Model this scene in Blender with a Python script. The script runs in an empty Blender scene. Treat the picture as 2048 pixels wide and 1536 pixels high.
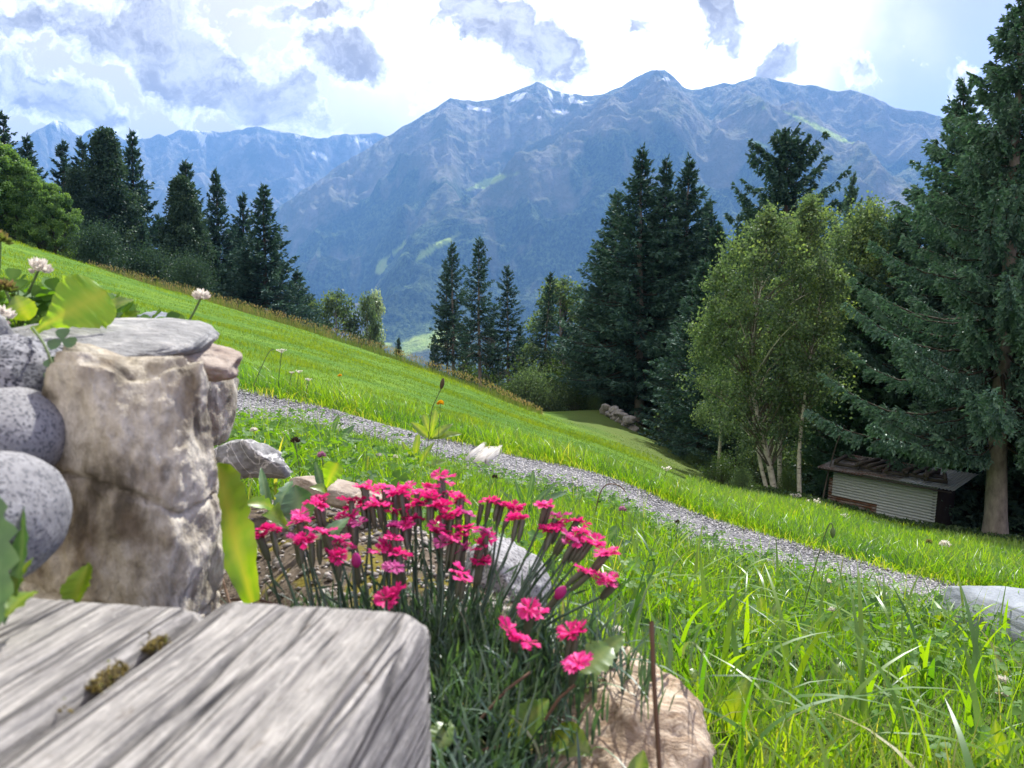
import bpy, bmesh, math, random
import numpy as np
from mathutils import Vector, Matrix
rng = np.random.default_rng(11)
random.seed(5)
S = bpy.context.scene
COL = S.collection
R_ = math.radians
# ------------------------------------------------------------------ camera
PITCH = R_(5.5); F = 1490.0
cam = bpy.data.cameras.new('camera'); camo = bpy.data.objects.new('camera', cam); COL.objects.link(camo)
camo.location = (0, 0, 0); camo.rotation_euler = (math.pi/2 - PITCH, 0, 0)
cam.sensor_width = 36; cam.lens = 36*F/2048; cam.clip_start = .02; cam.clip_end = 60000
cam.dof.use_dof = True; cam.dof.focus_distance = 2.6; cam.dof.aperture_fstop = 12.5
S.camera = camo
# ------------------------------------------------------------------ exposure, sun, sky
S.view_settings.view_transform = 'Standard'; S.view_settings.look = 'None'
S.view_settings.exposure = 1.25; S.view_settings.gamma = 1
SUN_AZ, SUN_EL = R_(24), R_(51)
sd = Vector((math.sin(SUN_AZ)*math.cos(SUN_EL), math.cos(SUN_AZ)*math.cos(SUN_EL), math.sin(SUN_EL)))
sl = bpy.data.lights.new('sun', 'SUN'); sl.energy = 5.0; sl.angle = R_(.53); sl.color = (1, .95, .86)
so = bpy.data.objects.new('sun', sl); COL.objects.link(so); so.rotation_euler = sd.to_track_quat('Z', 'Y').to_euler()

class NT:
    def __init__(s, nt): s.nt = nt; nt.nodes.clear()
    def n(s, typ, inp=None, **kw):
        nd = s.nt.nodes.new('ShaderNode'+typ)
        for k, v in kw.items(): setattr(nd, k, v)
        for k, v in (inp or {}).items():
            if isinstance(v, bpy.types.NodeSocket): s.nt.links.new(v, nd.inputs[k])
            else: nd.inputs[k].default_value = v
        return nd
    def math(s, op, a, b=0., clamp=False):
        return s.n('Math', {0: a, 1: b}, operation=op, use_clamp=clamp).outputs[0]
    def mix(s, f, a, b, bt='MIX'):
        nd = s.n('Mix', {}, data_type='RGBA', blend_type=bt)
        for i, v in ((0, f), (6, a), (7, b)):
            if isinstance(v, bpy.types.NodeSocket): s.nt.links.new(v, nd.inputs[i])
            else: nd.inputs[i].default_value = (*v, 1) if (i and len(v) == 3) else v
        return nd.outputs[2]
    def ramp(s, f, stops, interp='LINEAR'):
        nd = s.n('ValToRGB', {'Fac': f}); cr = nd.color_ramp; cr.interpolation = interp
        while len(cr.elements) < len(stops): cr.elements.new(.5)
        for e, (p, c) in zip(cr.elements, stops):
            e.position = p; e.color = (*c, 1) if len(c) == 3 else c
        return nd.outputs[0]
    def mr(s, v, a, b, c=0., d=1., smooth=False):
        return s.n('MapRange', {'Value': v, 'From Min': a, 'From Max': b, 'To Min': c, 'To Max': d},
                   interpolation_type='SMOOTHSTEP' if smooth else 'LINEAR').outputs[0]
    def noise(s, vec, scale, detail=4, rough=.55, dist=0., lac=2.):
        return s.n('TexNoise', {'Vector': vec, 'Scale': scale, 'Detail': detail, 'Roughness': rough, 'Distortion': dist, 'Lacunarity': lac}).outputs[0]

W = bpy.data.worlds.new('World'); S.world = W; W.use_nodes = True
w = NT(W.node_tree)
sky = w.n('TexSky', sky_type='NISHITA', sun_disc=False, sun_elevation=SUN_EL, sun_rotation=SUN_AZ, altitude=1300, air_density=1., dust_density=1.2, ozone_density=1.)
dirv = w.n('TexCoord').outputs['Generated']
sx = w.n('SeparateXYZ', {0: dirv})
yy = w.math('MAXIMUM', w.math('ABSOLUTE', sx.outputs[1]), .12)
gx = w.math('DIVIDE', sx.outputs[0], yy); gz = w.math('DIVIDE', sx.outputs[2], yy)
gv = w.n('CombineXYZ', {0: gx, 1: gz, 2: 0.}).outputs[0]
def sky_uv(px, py):
    v = (768-py)/F; d = ((px-1024)/F, math.cos(PITCH)+v*math.sin(PITCH), -math.sin(PITCH)+v*math.cos(PITCH))
    return d[0]/d[1], d[2]/d[1]
def blob(px, py, rx, ry, ang, wt, hard=0.):
    cx, cz = sky_uv(px, py)
    mp = w.n('Mapping', {'Vector': gw, 'Location': (cx, cz, 0), 'Rotation': (0, 0, R_(ang)), 'Scale': (1.45*rx/F, 1.45*ry/F, 1)}, vector_type='TEXTURE')
    ln = w.n('VectorMath', {0: mp.outputs[0]}, operation='LENGTH').outputs['Value']
    return w.mr(ln, hard, 1., wt, 0., True)
# billow warp of the sky directions, so that cloud masses have torn edges
wn = w.n('TexNoise', {'Vector': gv, 'Scale': 7., 'Detail': 5., 'Roughness': .6})
wv = w.n('VectorMath', {0: wn.outputs['Color'], 1: (.5, .5, .5)}, operation='SUBTRACT').outputs[0]
wv2 = w.n('VectorMath', {0: wv, 'Scale': .17}, operation='SCALE').outputs[0]
gw = w.n('VectorMath', {0: gv, 1: wv2}, operation='ADD').outputs[0]
CLOUDS = [(370, 120, 270, 110, -28, 1.), (520, 190, 190, 80, -30, .95), (90, 200, 210, 85, -18, .9), (30, 120, 120, 60, -10, .6), (680, 95, 130, 70, -12, .85),
          (620, 5, 220, 36, 0, .75), (1000, 50, 150, 95, -20, 1.), (1090, 95, 110, 95, -30, .9), (1440, 20, 62, 80, 0, .95), (1542, 132, 48, 42, 20, .85), (1290, 38, 42, 30, 0, .6),
          (1940, 190, 90, 80, 0, .62), (1890, 130, 80, 100, 20, .45), (1720, 160, 120, 50, 10, .36), (640, 250, 60, 40, -10, .6), (50, 30, 180, 60, 0, .75), (200, 70, 140, 80, -20, .75), (1160, 150, 30, 26, 0, .5), (840, 190, 50, 30, -10, .4),
          (-300, 100, 260, 120, 0, .8), (2400, 60, 260, 140, 0, .8), (600, -300, 700, 140, 0, .7), (1700, -420, 500, 120, 0, .7), (900, -800, 900, 200, 10, .7)]
tot = None
for c in CLOUDS:
    b = blob(*c); tot = b if tot is None else w.math('MAXIMUM', tot, b)
det = w.noise(gw, 10., 8, .66); det2 = w.noise(gv, 34., 6, .6)
dens = w.math('ADD', w.math('MULTIPLY', tot, 1.), w.math('MULTIPLY', w.math('SUBTRACT', det, .5), 1.5))
dens = w.math('ADD', dens, w.math('MULTIPLY', w.math('SUBTRACT', det2, .5), .5))
cover = w.mr(dens, .26, .42, 0, 1, True)          # a cloud at all
core = w.mr(w.math('ADD', dens, w.math('MULTIPLY', w.math('SUBTRACT', w.noise(gw, 24., 6, .65), .5), .9)), .18, .60, 0, 1)           # thick, grey base
glow = blob(1230, 60, 560, 360, 0, 1.)            # thin bright veil round the sun's side
veil = w.mr(w.math('ADD', w.math('MULTIPLY', w.noise(gv, 4.2, 5, .55), .5), w.math('MULTIPLY', glow, .95)), .3, .85, 0, 1, True)
leftv = w.mr(gx, -.3, .3, 1., 0.)
veil = w.math('MAXIMUM', veil, leftv)
blue = w.mix(.55, w.mix(1., sky.outputs[0], (1.35, 1.15, 1.45), 'MULTIPLY'), (4.2, 3.0, 3.6))
white = w.mix(glow, (6.4, 5.4, 4.2), (18., 17.6, 17.6))
greyv = w.ramp(w.noise(gw, 13., 7, .62), [(.32, (1.9, 1.05, .10)), (.5, (2.9, 2.0, .75)), (.72, (5.2, 4.5, 3.4))])
bg = w.mix(veil, blue, white)
edge = w.mix(glow, (13., 12.8, 12.6), (19., 18.6, 18.4))
gwo = w.n('VectorMath', {0: gw, 1: (.030, .034, 0.)}, operation='ADD').outputs[0]      # a step towards the sun: sunward flanks are lighter
shd = w.mr(w.math('SUBTRACT', det, w.noise(gwo, 10., 8, .66)), -.10, .16, 0, 1, True)
greyv = w.mix(w.math('MULTIPLY', shd, .5), greyv, (9.5, 9., 8.6))
cl = w.mix(core, edge, greyv)
fin = w.mix(cover, bg, cl)
fin = w.mix(w.mr(gz, .46, .95, 0, 1, True), fin, w.mix(.08, fin, (28., 28., 29.)))     # extra cloud brightness above the view, added to fill the shade
bgn = w.n('Background', {'Color': fin, 'Strength': .085})
w.nt.links.new(bgn.outputs[0], w.n('OutputWorld').inputs[0])
cy = S.cycles
cy.max_bounces = 7; cy.diffuse_bounces = 3; cy.glossy_bounces = 2; cy.transmission_bounces = 4; cy.volume_bounces = 0; cy.transparent_max_bounces = 4
cy.sample_clamp_indirect = 4; cy.use_denoising = True; cy.caustics_reflective = False; cy.caustics_refractive = False

# ------------------------------------------------------------------ helpers
def ray(px, py):
    v = (768-py)/F
    return np.array([(px-1024)/F, math.cos(PITCH)+v*math.sin(PITCH), -math.sin(PITCH)+v*math.cos(PITCH)])
def at(px, py, r):                     # the point r metres away (level distance) that stands in that direction
    d = ray(px, py); return d*(r/math.hypot(d[0], d[1]))
def zt(px, py, r): return at(px, py, r)[2]
def az(px): return np.arctan2((np.asarray(px, float)-1024)/F, math.cos(PITCH))
def pxaz(th): return 1024+F*math.cos(PITCH)*np.tan(np.clip(th, -1.45, 1.45))
def hash3(ix, iy, iz, seed):
    h = (ix*374761393 + iy*668265263 + iz*2147483647 + seed*974634777) & 0xffffffff
    h = ((h ^ (h >> 13))*1274126177) & 0xffffffff
    h = ((h ^ (h >> 16))*2246822519) & 0xffffffff
    return ((h ^ (h >> 15)) & 0xffffff)/float(0xffffff)*2-1
def vnoise(P, seed=0):
    P = np.asarray(P, float); I = np.floor(P).astype(np.int64); f = P-I; f = f*f*f*(f*(f*6-15)+10); o = 0
    for dx in (0, 1):
        for dy in (0, 1):
            for dz in (0, 1):
                wt = (f[..., 0] if dx else 1-f[..., 0])*(f[..., 1] if dy else 1-f[..., 1])*(f[..., 2] if dz else 1-f[..., 2])
                o = o + wt*hash3(I[..., 0]+dx, I[..., 1]+dy, I[..., 2]+dz, seed)
    return o
def fbm(P, octv=4, seed=0, gain=.5):
    o = 0; a = 1.; P = np.asarray(P, float)
    for k in range(octv): o = o + a*vnoise(P, seed+k*17); P = P*2.03+7.1; a *= gain
    return o
def ridged(P, octv=5, seed=0, gain=.5):
    o = 0; a = 1.; P = np.asarray(P, float)
    for k in range(octv): o = o + a*(1-2*np.abs(vnoise(P, seed+k*13))); P = P*2.07+3.3; a *= gain
    return o
def sstep(a, b, x): t = np.clip((np.asarray(x, float)-a)/(b-a), 0, 1); return t*t*(3-2*t)
def norm(v): v = np.asarray(v, float); return v/np.maximum(np.linalg.norm(v, axis=-1, keepdims=True), 1e-9)

class Geo:
    def __init__(s): s.V = []; s.T = []; s.Q = []; s.c = []; s.n = 0; s.tm = []; s.qm = []
    def add(s, V, Fc, c=.5, mi=0):
        V = np.asarray(V, float).reshape(-1, 3); Fc = np.asarray(Fc, np.int64)
        s.V.append(V); (s.T if Fc.shape[1] == 3 else s.Q).append(Fc+s.n); (s.tm if Fc.shape[1] == 3 else s.qm).append(np.full(len(Fc), mi))
        s.c.append(np.broadcast_to(np.asarray(c, float), (len(V),))); s.n += len(V); return s
    def build(s, name, mat, parent=None, smooth=False, world=True, link=True, extra=None):
        V = np.concatenate(s.V)
        if parent is not None and world: V = V-np.array(parent.location)
        me = bpy.data.meshes.new(name)
        me.vertices.add(len(V)); me.vertices.foreach_set('co', V.astype(np.float32).ravel())
        T = np.concatenate(s.T) if s.T else np.zeros((0, 3), np.int64); Q = np.concatenate(s.Q) if s.Q else np.zeros((0, 4), np.int64)
        li = np.concatenate([T.ravel(), Q.ravel()]); st = np.concatenate([np.arange(len(T))*3, len(T)*3+np.arange(len(Q))*4])
        me.loops.add(len(li)); me.loops.foreach_set('vertex_index', li.astype(np.int32))
        me.polygons.add(len(st)); me.polygons.foreach_set('loop_start', st.astype(np.int32))
        me.update(calc_edges=True); me.validate()
        a = me.attributes.new('tint', 'FLOAT', 'POINT'); a.data.foreach_set('value', np.concatenate(s.c).astype(np.float32))
        for k, v in (extra or {}).items():
            a = me.attributes.new(k, 'FLOAT', 'POINT'); a.data.foreach_set('value', np.asarray(v, np.float32).ravel())
        if smooth: me.polygons.foreach_set('use_smooth', np.ones(len(st), bool))
        for mm in (mat if isinstance(mat, (list, tuple)) else [mat]):
            if mm: me.materials.append(mm)
        if isinstance(mat, (list, tuple)): me.polygons.foreach_set('material_index', np.concatenate(s.tm+s.qm).astype(np.int32))
        o = bpy.data.objects.new(name, me)
        if parent is not None: o.parent = parent
        if link: COL.objects.link(o)
        return o
def gridF(nr, nc, wrap=False):
    i, j = np.meshgrid(np.arange(nr-1), np.arange(nc if wrap else nc-1), indexing='ij'); j2 = (j+1) % nc
    return np.stack([i*nc+j, i*nc+j2, (i+1)*nc+j2, (i+1)*nc+j], -1).reshape(-1, 4)
def tube(P, Rr, n=8):
    P = np.asarray(P, float); m = len(P); Rr = np.broadcast_to(np.asarray(Rr, float), (m,))
    t = norm(np.gradient(P, axis=0)); ref = np.array([.31, .95, .08]) if abs(t.mean(0)[1]) < .8*np.linalg.norm(t.mean(0)) else np.array([1., .1, .05])
    u = norm(np.cross(t, ref)); v = np.cross(t, u); a = np.arange(n)*2*math.pi/n
    V = P[:, None]+Rr[:, None, None]*(np.cos(a)[None, :, None]*u[:, None]+np.sin(a)[None, :, None]*v[:, None])
    return V.reshape(-1, 3), gridF(m, n, True)
def diamonds(B, D, L, Wd, cross=2, fat=.45):
    B = np.asarray(B, float); n = len(B); D = norm(D); L = np.broadcast_to(L, (n,))[:, None]; Wd = np.broadcast_to(Wd, (n,))[:, None]
    s = norm(np.cross(D, rng.normal(size=(n, 3)))); out = []
    for k in range(cross):
        out.append(np.stack([B, B+D*L*fat+s*Wd, B+D*L, B+D*L*fat-s*Wd], 1)); s = np.cross(D, s)
    V = np.concatenate(out).reshape(-1, 3); Fc = np.arange(len(V)).reshape(-1, 4)
    return V, Fc, cross
def box(lo, hi):
    lo = np.array(lo, float); hi = np.array(hi, float)
    V = np.array([[x, y, z] for x in (0, 1) for y in (0, 1) for z in (0, 1)])*(hi-lo)+lo
    return V, np.array([[0, 1, 3, 2], [4, 6, 7, 5], [0, 4, 5, 1], [2, 3, 7, 6], [0, 2, 6, 4], [1, 5, 7, 3]])
def tag(o, label=None, cat=None, group=None, kind=None):
    if label: o['label'] = label
    if cat: o['category'] = cat
    if group: o['group'] = group
    if kind: o['kind'] = kind
    return o
def thing(name, label, cat, loc=(0, 0, 0), group=None, link=True):
    o = bpy.data.objects.new(name, None); o.location = loc; o.empty_display_size = .1
    if link: COL.objects.link(o)
    return tag(o, label, cat, group)
PROTO_KIDS = {}
def place(proto, loc, rz, sxy, sz, label, cat, group=None, tilt=(0, 0)):
    r = proto.copy(); COL.objects.link(r); r.location = loc; r.rotation_euler = (tilt[0], tilt[1], rz); r.scale = (sxy, sxy, sz)
    tag(r, label, cat, group)
    for ch in PROTO_KIDS[proto.name]:
        c = ch.copy(); COL.objects.link(c); c.parent = r
    return r

# ------------------------------------------------------------------ materials
def newmat(name):
    m = bpy.data.materials.new(name); m.use_nodes = True; return m, NT(m.node_tree)
def out(t, sh): t.nt.links.new(sh, t.n('OutputMaterial').inputs[0])
def leafmat(name, stops, transl=.42, tcol=(1.25, 1.2, .5), gloss=.06, rough=.4, nscale=0):
    m, t = newmat(name); f = t.n('Attribute', attribute_name='tint').outputs['Fac']
    if nscale:
        f = t.math('ADD', f, t.math('MULTIPLY', t.math('SUBTRACT', t.noise(t.n('NewGeometry').outputs['Position'], nscale, 3), .5), .4))
    c = t.ramp(f, stops)
    d = t.n('BsdfDiffuse', {'Color': c}).outputs[0]
    tr = t.n('BsdfTranslucent', {'Color': t.mix(1., c, tcol, 'MULTIPLY')}).outputs[0]
    s = t.n('MixShader', {0: transl, 1: d, 2: tr}).outputs[0]
    g = t.n('BsdfGlossy', {'Roughness': rough, 'Color': (.9, .95, 1, 1)}).outputs[0]
    out(t, t.n('MixShader', {0: gloss, 1: s, 2: g}).outputs[0]); return m
def barkmat(name, c1, c2, sc=8, zs=.25):
    m, t = newmat(name); p = t.n('Mapping', {'Vector': t.n('TexCoord').outputs['Object'], 'Scale': (1, 1, zs)}).outputs[0]
    n1 = t.noise(p, sc, 6, .65); c = t.ramp(n1, [(.3, c1), (.7, c2)])
    b = t.n('Bump', {'Height': n1, 'Strength': .7, 'Distance': .03}).outputs[0]
    out(t, t.n('BsdfPrincipled', {'Base Color': c, 'Roughness': .95, 'Normal': b, 'Specular IOR Level': .15}).outputs[0]); return m
def stonemat(name, stops, sc=18., fine=120., bump=.6, vein=None, stretch=(1, 1, 1), dist=.8, spec=None, mottle=None):
    m, t = newmat(name); p = t.n('Mapping', {'Vector': t.n('TexCoord').outputs['Object'], 'Scale': stretch}).outputs[0]
    a = t.noise(p, sc, 7, .62, dist); c = t.ramp(a, stops)
    if mottle:                                    # patches of another mineral
        k = t.mr(t.noise(p, mottle[1], 4, .6, .5), .5, .62, 0, mottle[2], True); c = t.mix(k, c, mottle[0])
    f = t.noise(p, fine, 4, .7); c = t.mix(.55, c, t.ramp(f, [(.25, (.45, .45, .45)), (.75, (1.35, 1.35, 1.35))]), 'MULTIPLY')
    if spec:                                      # salt and pepper crystals
        vz = t.n('TexVoronoi', {'Vector': p, 'Scale': spec[0]}).outputs['Color']; k = t.mr(t.n('SeparateColor', {0: vz}).outputs[0], spec[1], spec[1]+.1)
        c = t.mix(k, c, spec[2])
    if vein:
        v = t.noise(p, vein[0], 3, .5, 2.); k = t.mr(t.math('ABSOLUTE', t.math('SUBTRACT', v, .5)), 0, vein[2], 1, 0, True); c = t.mix(k, c, vein[1])
    h = t.math('ADD', t.math('MULTIPLY', a, 1.), t.math('MULTIPLY', f, .5))
    b = t.n('Bump', {'Height': h, 'Strength': bump, 'Distance': .006}).outputs[0]
    c = t.mix(1., c, (.78, .78, .78), 'MULTIPLY')
    out(t, t.n('BsdfPrincipled', {'Base Color': c, 'Roughness': .85, 'Normal': b, 'Specular IOR Level': .3}).outputs[0]); return m
def plainmat(name, c, rough=.7, metal=0., nz=0, sc=30., spec=.4):
    m, t = newmat(name); p = t.n('TexCoord').outputs['Object']; f = t.noise(p, sc, 5, .6)
    cc = t.mix(1., c, t.ramp(f, [(.2, (1-nz,)*3), (.8, (1+nz,)*3)]), 'MULTIPLY')
    out(t, t.n('BsdfPrincipled', {'Base Color': cc, 'Roughness': rough, 'Metallic': metal, 'Specular IOR Level': spec}).outputs[0]); return m
M = {}
M['grass'] = leafmat('grass_blade', [(0, (.030, .090, .030)), (.3, (.070, .170, .022)), (.55, (.135, .245, .018)), (.82, (.21, .31, .025)), (1, (.32, .30, .13))], .56, (1.55, 1.6, .22), .035, .38)
M['meadow'] = leafmat('meadow_blade', [(0, (.04, .09, .012)), (.5, (.105, .19, .014)), (1, (.19, .27, .028))], .5, (1.6, 1.45, .3), .015, .5)
M['dry'] = leafmat('dry_stalk', [(0, (.075, .14, .022)), (.5, (.135, .19, .04)), (.8, (.21, .20, .075)), (1, (.31, .23, .13))], .4, (1.2, 1.1, .7), .03, .5)
M['spruce'] = leafmat('spruce_needles', [(0, (.026, .068, .060)), (.5, (.068, .150, .115)), (1, (.14, .26, .175))], .16, (1.1, 1.2, .7), .05, .45)
M['spruce_far'] = leafmat('distant_spruce_needles', [(0, (.016, .046, .046)), (.5, (.036, .086, .074)), (1, (.08, .15, .105))], .14, (1.1, 1.2, .7), .018, .5)
M['spruce_green'] = leafmat('young_spruce_needles', [(0, (.020, .070, .036)), (.5, (.040, .120, .058)), (1, (.08, .18, .08))], .22, (1.1, 1.2, .6), .05, .45)
M['larch'] = leafmat('larch_needles', [(0, (.038, .078, .054)), (.5, (.075, .135, .082)), (1, (.13, .20, .10))], .3, (1.2, 1.2, .6), .012)
M['larchdark'] = leafmat('dark_larch_needles', [(0, (.020, .048, .038)), (.5, (.042, .085, .060)), (1, (.085, .14, .085))], .25, (1.2, 1.2, .6), .012)
M['birch'] = leafmat('birch_leaves', [(0, (.05, .09, .055)), (.5, (.105, .170, .085)), (.8, (.17, .25, .095)), (1, (.25, .33, .09))], .42, (1.2, 1.25, .75), .02, .5)
M['maple'] = leafmat('maple_leaves', [(0, (.045, .11, .045)), (.5, (.12, .23, .075)), (1, (.22, .36, .10))], .36, (1.3, 1.3, .5), .02, .5)
M['shrub'] = leafmat('shrub_leaves', [(0, (.028, .06, .026)), (.5, (.06, .11, .04)), (1, (.11, .17, .06))], .34, (1.3, 1.3, .5), .02)
M['pale'] = leafmat('pale_sunlit_leaves', [(0, (.16, .24, .12)), (1, (.36, .46, .28))], .45, (1.2, 1.2, .8), .05)  # sunlight on the far tree put into its pale leaf colour
M['bark'] = barkmat('spruce_bark', (.035, .028, .024), (.12, .10, .085))
M['greybark'] = barkmat('grey_trunk_bark', (.11, .10, .095), (.26, .24, .22), 6, .5)
M['darktwig'] = barkmat('dark_bough_bark', (.022, .02, .017), (.06, .052, .043))
M['twig'] = barkmat('twig_bark', (.06, .055, .045), (.16, .15, .125))
M['deadwood'] = barkmat('dead_branch_bark', (.07, .065, .06), (.16, .145, .13))
def birchbark():
    m, t = newmat('birch_bark'); p = t.n('TexCoord').outputs['Object']
    q = t.n('Mapping', {'Vector': p, 'Scale': (2.5, 2.5, 14)}).outputs[0]
    a = t.mr(t.noise(q, 1.4, 4, .6), .56, .66, 0, 1, True); z = t.noise(p, 5., 4)
    c = t.mix(a, t.ramp(z, [(.3, (.30, .29, .25)), (.7, (.58, .57, .52))]), (.04, .037, .033))
    out(t, t.n('BsdfPrincipled', {'Base Color': c, 'Roughness': .8, 'Specular IOR Level': .2}).outputs[0]); return m
M['birchbark'] = birchbark()
# ------------------------------------------------------------------ the hillside
def prof(px, near, vis, tail):
    pts = [(r, z) for r, z in near] + [(r, zt(px, py, r)) for r, py in vis]
    r0, z0 = pts[-1]
    for dr, dz in tail: pts.append((r0+dr, z0+dz))
    pts += [(400, min(-170, pts[-1][1]-60)), (1500, -360), (4200, -380)]
    return np.array(pts)
TL = [(3, -.25), (8, -1.6), (30, -9.), (80, -34)]
TR = [(10, -3.), (30, -12), (80, -36)]
prf = {
 -1600: prof(0, [(.2, -.6), (1.5, -.4), (6, .8), (60, 17)], [], TL),
 -600: prof(-600, [(.2, -.55), (1.5, -.42)], [(5.2, 615), (7.0, 560), (60, 250)], TL),
 0: prof(0, [(.2, -.5), (1.3, -.40)], [(4.6, 712), (6.0, 668), (30, 515), (52, 468), (60, 461)], TL),
 210: prof(210, [(.2, -.5), (1.3, -.38)], [(4.4, 780), (5.6, 715), (28, 575), (47, 537), (52, 532)], TL),
 440: prof(440, [(.2, -.45), (1.25, -.30), (1.5, -.36)], [(4.2, 850), (5.3, 766), (25, 640), (42, 608), (46, 604)], TL),
 600: prof(600, [(.2, -.30), (1.18, -.29), (1.45, -.37)], [(2.5, 905), (4.2, 850), (5.3, 802), (24, 683), (40, 655), (43, 652)], TL),
 800: prof(800, [(.2, -.30), (1.05, -.29), (1.35, -.42)], [(4.2, 905), (5.3, 850), (22, 748), (36, 721), (39, 718)], TL),
 1000: prof(1000, [(.2, -.32), (.88, -.29), (1.15, -.44)], [(4.2, 965), (5.3, 895), (20, 820), (31, 797), (34, 794)], TL),
 1080: prof(1080, [(.2, -.36), (.82, -.33), (1.1, -.48)], [(4.15, 985), (5.25, 916), (20, 852), (31, 829), (36, 830)], [(8, -.8), (30, -9), (80, -34)]),
 1170: prof(1170, [(.2, -.42), (.75, -.42), (1.1, -.5)], [(4.1, 1000), (5.2, 938), (24, 872), (32, 850), (40, 818)], [(4, -.4), (8, -2), (40, -12)]),
 1220: prof(1220, [(.2, -.45), (.75, -.45), (1.1, -.52)], [(4.1, 1005), (5.2, 952), (22, 893), (32, 865), (40, 823)], [(6, -.2), (14, -3), (50, -16)]),
 1300: prof(1300, [(.2, -.48), (.8, -.48)], [(4.0, 1050), (5.05, 982), (18, 928), (28, 905), (40, 862)], [(8, -.8), (30, -9), (60, -26)]),
 1400: prof(1400, [(.2, -.5), (.8, -.5)], [(3.8, 1100), (4.9, 1020), (14, 978), (22, 962), (40, 905)], TR),
 1500: prof(1500, [(.2, -.52), (.8, -.52)], [(1.3, 1410), (3.65, 1128), (4.7, 1052), (15, 996), (24, 975), (40, 935)], TR),
 1600: prof(1600, [(.2, -.53), (.8, -.53)], [(1.3, 1420), (3.5, 1155), (4.5, 1085), (17, 1006), (30, 978)], TR),
 1800: prof(1800, [(.2, -.55), (.8, -.55)], [(1.3, 1450), (3.3, 1205), (4.2, 1135), (10, 1082), (20, 1052), (35, 1020)], TR),
 2048: prof(2048, [(.2, -.57), (.8, -.57)], [(3.0, 1260), (3.8, 1192), (10, 1125), (18, 1090), (35, 1052)], TR),
 2700: prof(2700, [(.2, -.6), (.8, -.62)], [(2.6, 1420), (3.3, 1340), (10, 1240), (18, 1190), (35, 1150)], TR),
 4200: prof(2700, [(.2, -.7), (.8, -.8)], [(2.6, 1460), (3.3, 1400), (10, 1280), (18, 1230), (35, 1190)], TR),
}
LR = np.linspace(math.log(.2), math.log(4200), 420); RG = np.exp(LR)
pk = sorted(prf); thk = az(pk); TH = np.linspace(-1.5, 1.5, 560)
zc = np.stack([np.interp(RG, prf[k][:, 0], prf[k][:, 1]) for k in pk])        # columns x r
ker = np.exp(-.5*(np.arange(-6, 7)/2.4)**2); ker /= ker.sum()
zc = np.stack([np.convolve(np.pad(c, 6, mode='edge'), ker, 'valid') for c in zc])
ZG = np.stack([np.interp(TH, thk, zc[:, j]) for j in range(len(RG))], 1)     # th x r
k2 = np.exp(-.5*(np.arange(-10, 11)/4.0)**2); k2 /= k2.sum()
ZG = np.stack([np.convolve(np.pad(ZG[:, j], 10, mode='edge'), k2, 'valid') for j in range(len(RG))], 1)
GX = np.sin(TH)[:, None]*RG[None]; GY = np.cos(TH)[:, None]*RG[None]
P3 = np.stack([GX, GY, 0*GX], -1)
ZG = ZG+fbm(P3*1.3, 2, 3)*.022*(sstep(1.2, 4, RG)*(1-sstep(8, 16, RG)))[None]+fbm(P3*.075, 2, 9)*.09*sstep(7, 25, RG)[None]*(1-sstep(30, 50, RG)[None]*.5)
ZG = ZG+fbm(P3*7., 2, 4)*.006*(1-sstep(2.5, 5, RG))[None]
def height(x, y):
    x = np.asarray(x, float); y = np.asarray(y, float)
    th = np.clip((np.arctan2(x, y)-TH[0])/(TH[1]-TH[0]), 0, len(TH)-1.001); lr = np.clip((np.log(np.maximum(np.hypot(x, y), .2001))-LR[0])/(LR[1]-LR[0]), 0, len(LR)-1.001)
    i = th.astype(int); j = lr.astype(int); a = th-i; b = lr-j
    return ZG[i, j]*(1-a)*(1-b)+ZG[i+1, j]*a*(1-b)+ZG[i, j+1]*(1-a)*b+ZG[i+1, j+1]*a*b
def gp(px, r):                                     # ground point at that bearing and distance
    a = float(az(px)); x, y = math.sin(a)*r, math.cos(a)*r; return np.array([x, y, float(height(x, y))])
PK = [-1600, -600, 0, 210, 440, 1000, 1200, 1400, 1600, 1800, 2048, 2700, 4200]
PN = [6.5, 5.2, 4.6, 4.4, 4.2, 4.2, 4.1, 3.8, 3.5, 3.3, 3.0, 2.6, 2.2]; PF = [9, 7, 6.0, 5.6, 5.3, 5.3, 5.2, 4.9, 4.5, 4.2, 3.8, 3.3, 2.9]
def rnear(th): return np.interp(th, az(PK), PN)
def rfar(th): return np.interp(th, az(PK), PF)
RK = [-1600, -600, 0, 210, 440, 600, 800, 1000, 1080]; RR = [60, 60, 60, 52, 46, 43, 39, 34, 34]
def rridge(th): return np.interp(th, az(RK), RR)
BK = [-1600, 380, 440, 720, 900, 1080, 1130, 1440, 1500, 4200]; BR = [2.2, 1.75, 1.42, 1.22, 1.08, .98, .86, .80, .55, .5]
def rbed(th): return np.interp(th, az(BK), BR)
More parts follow.
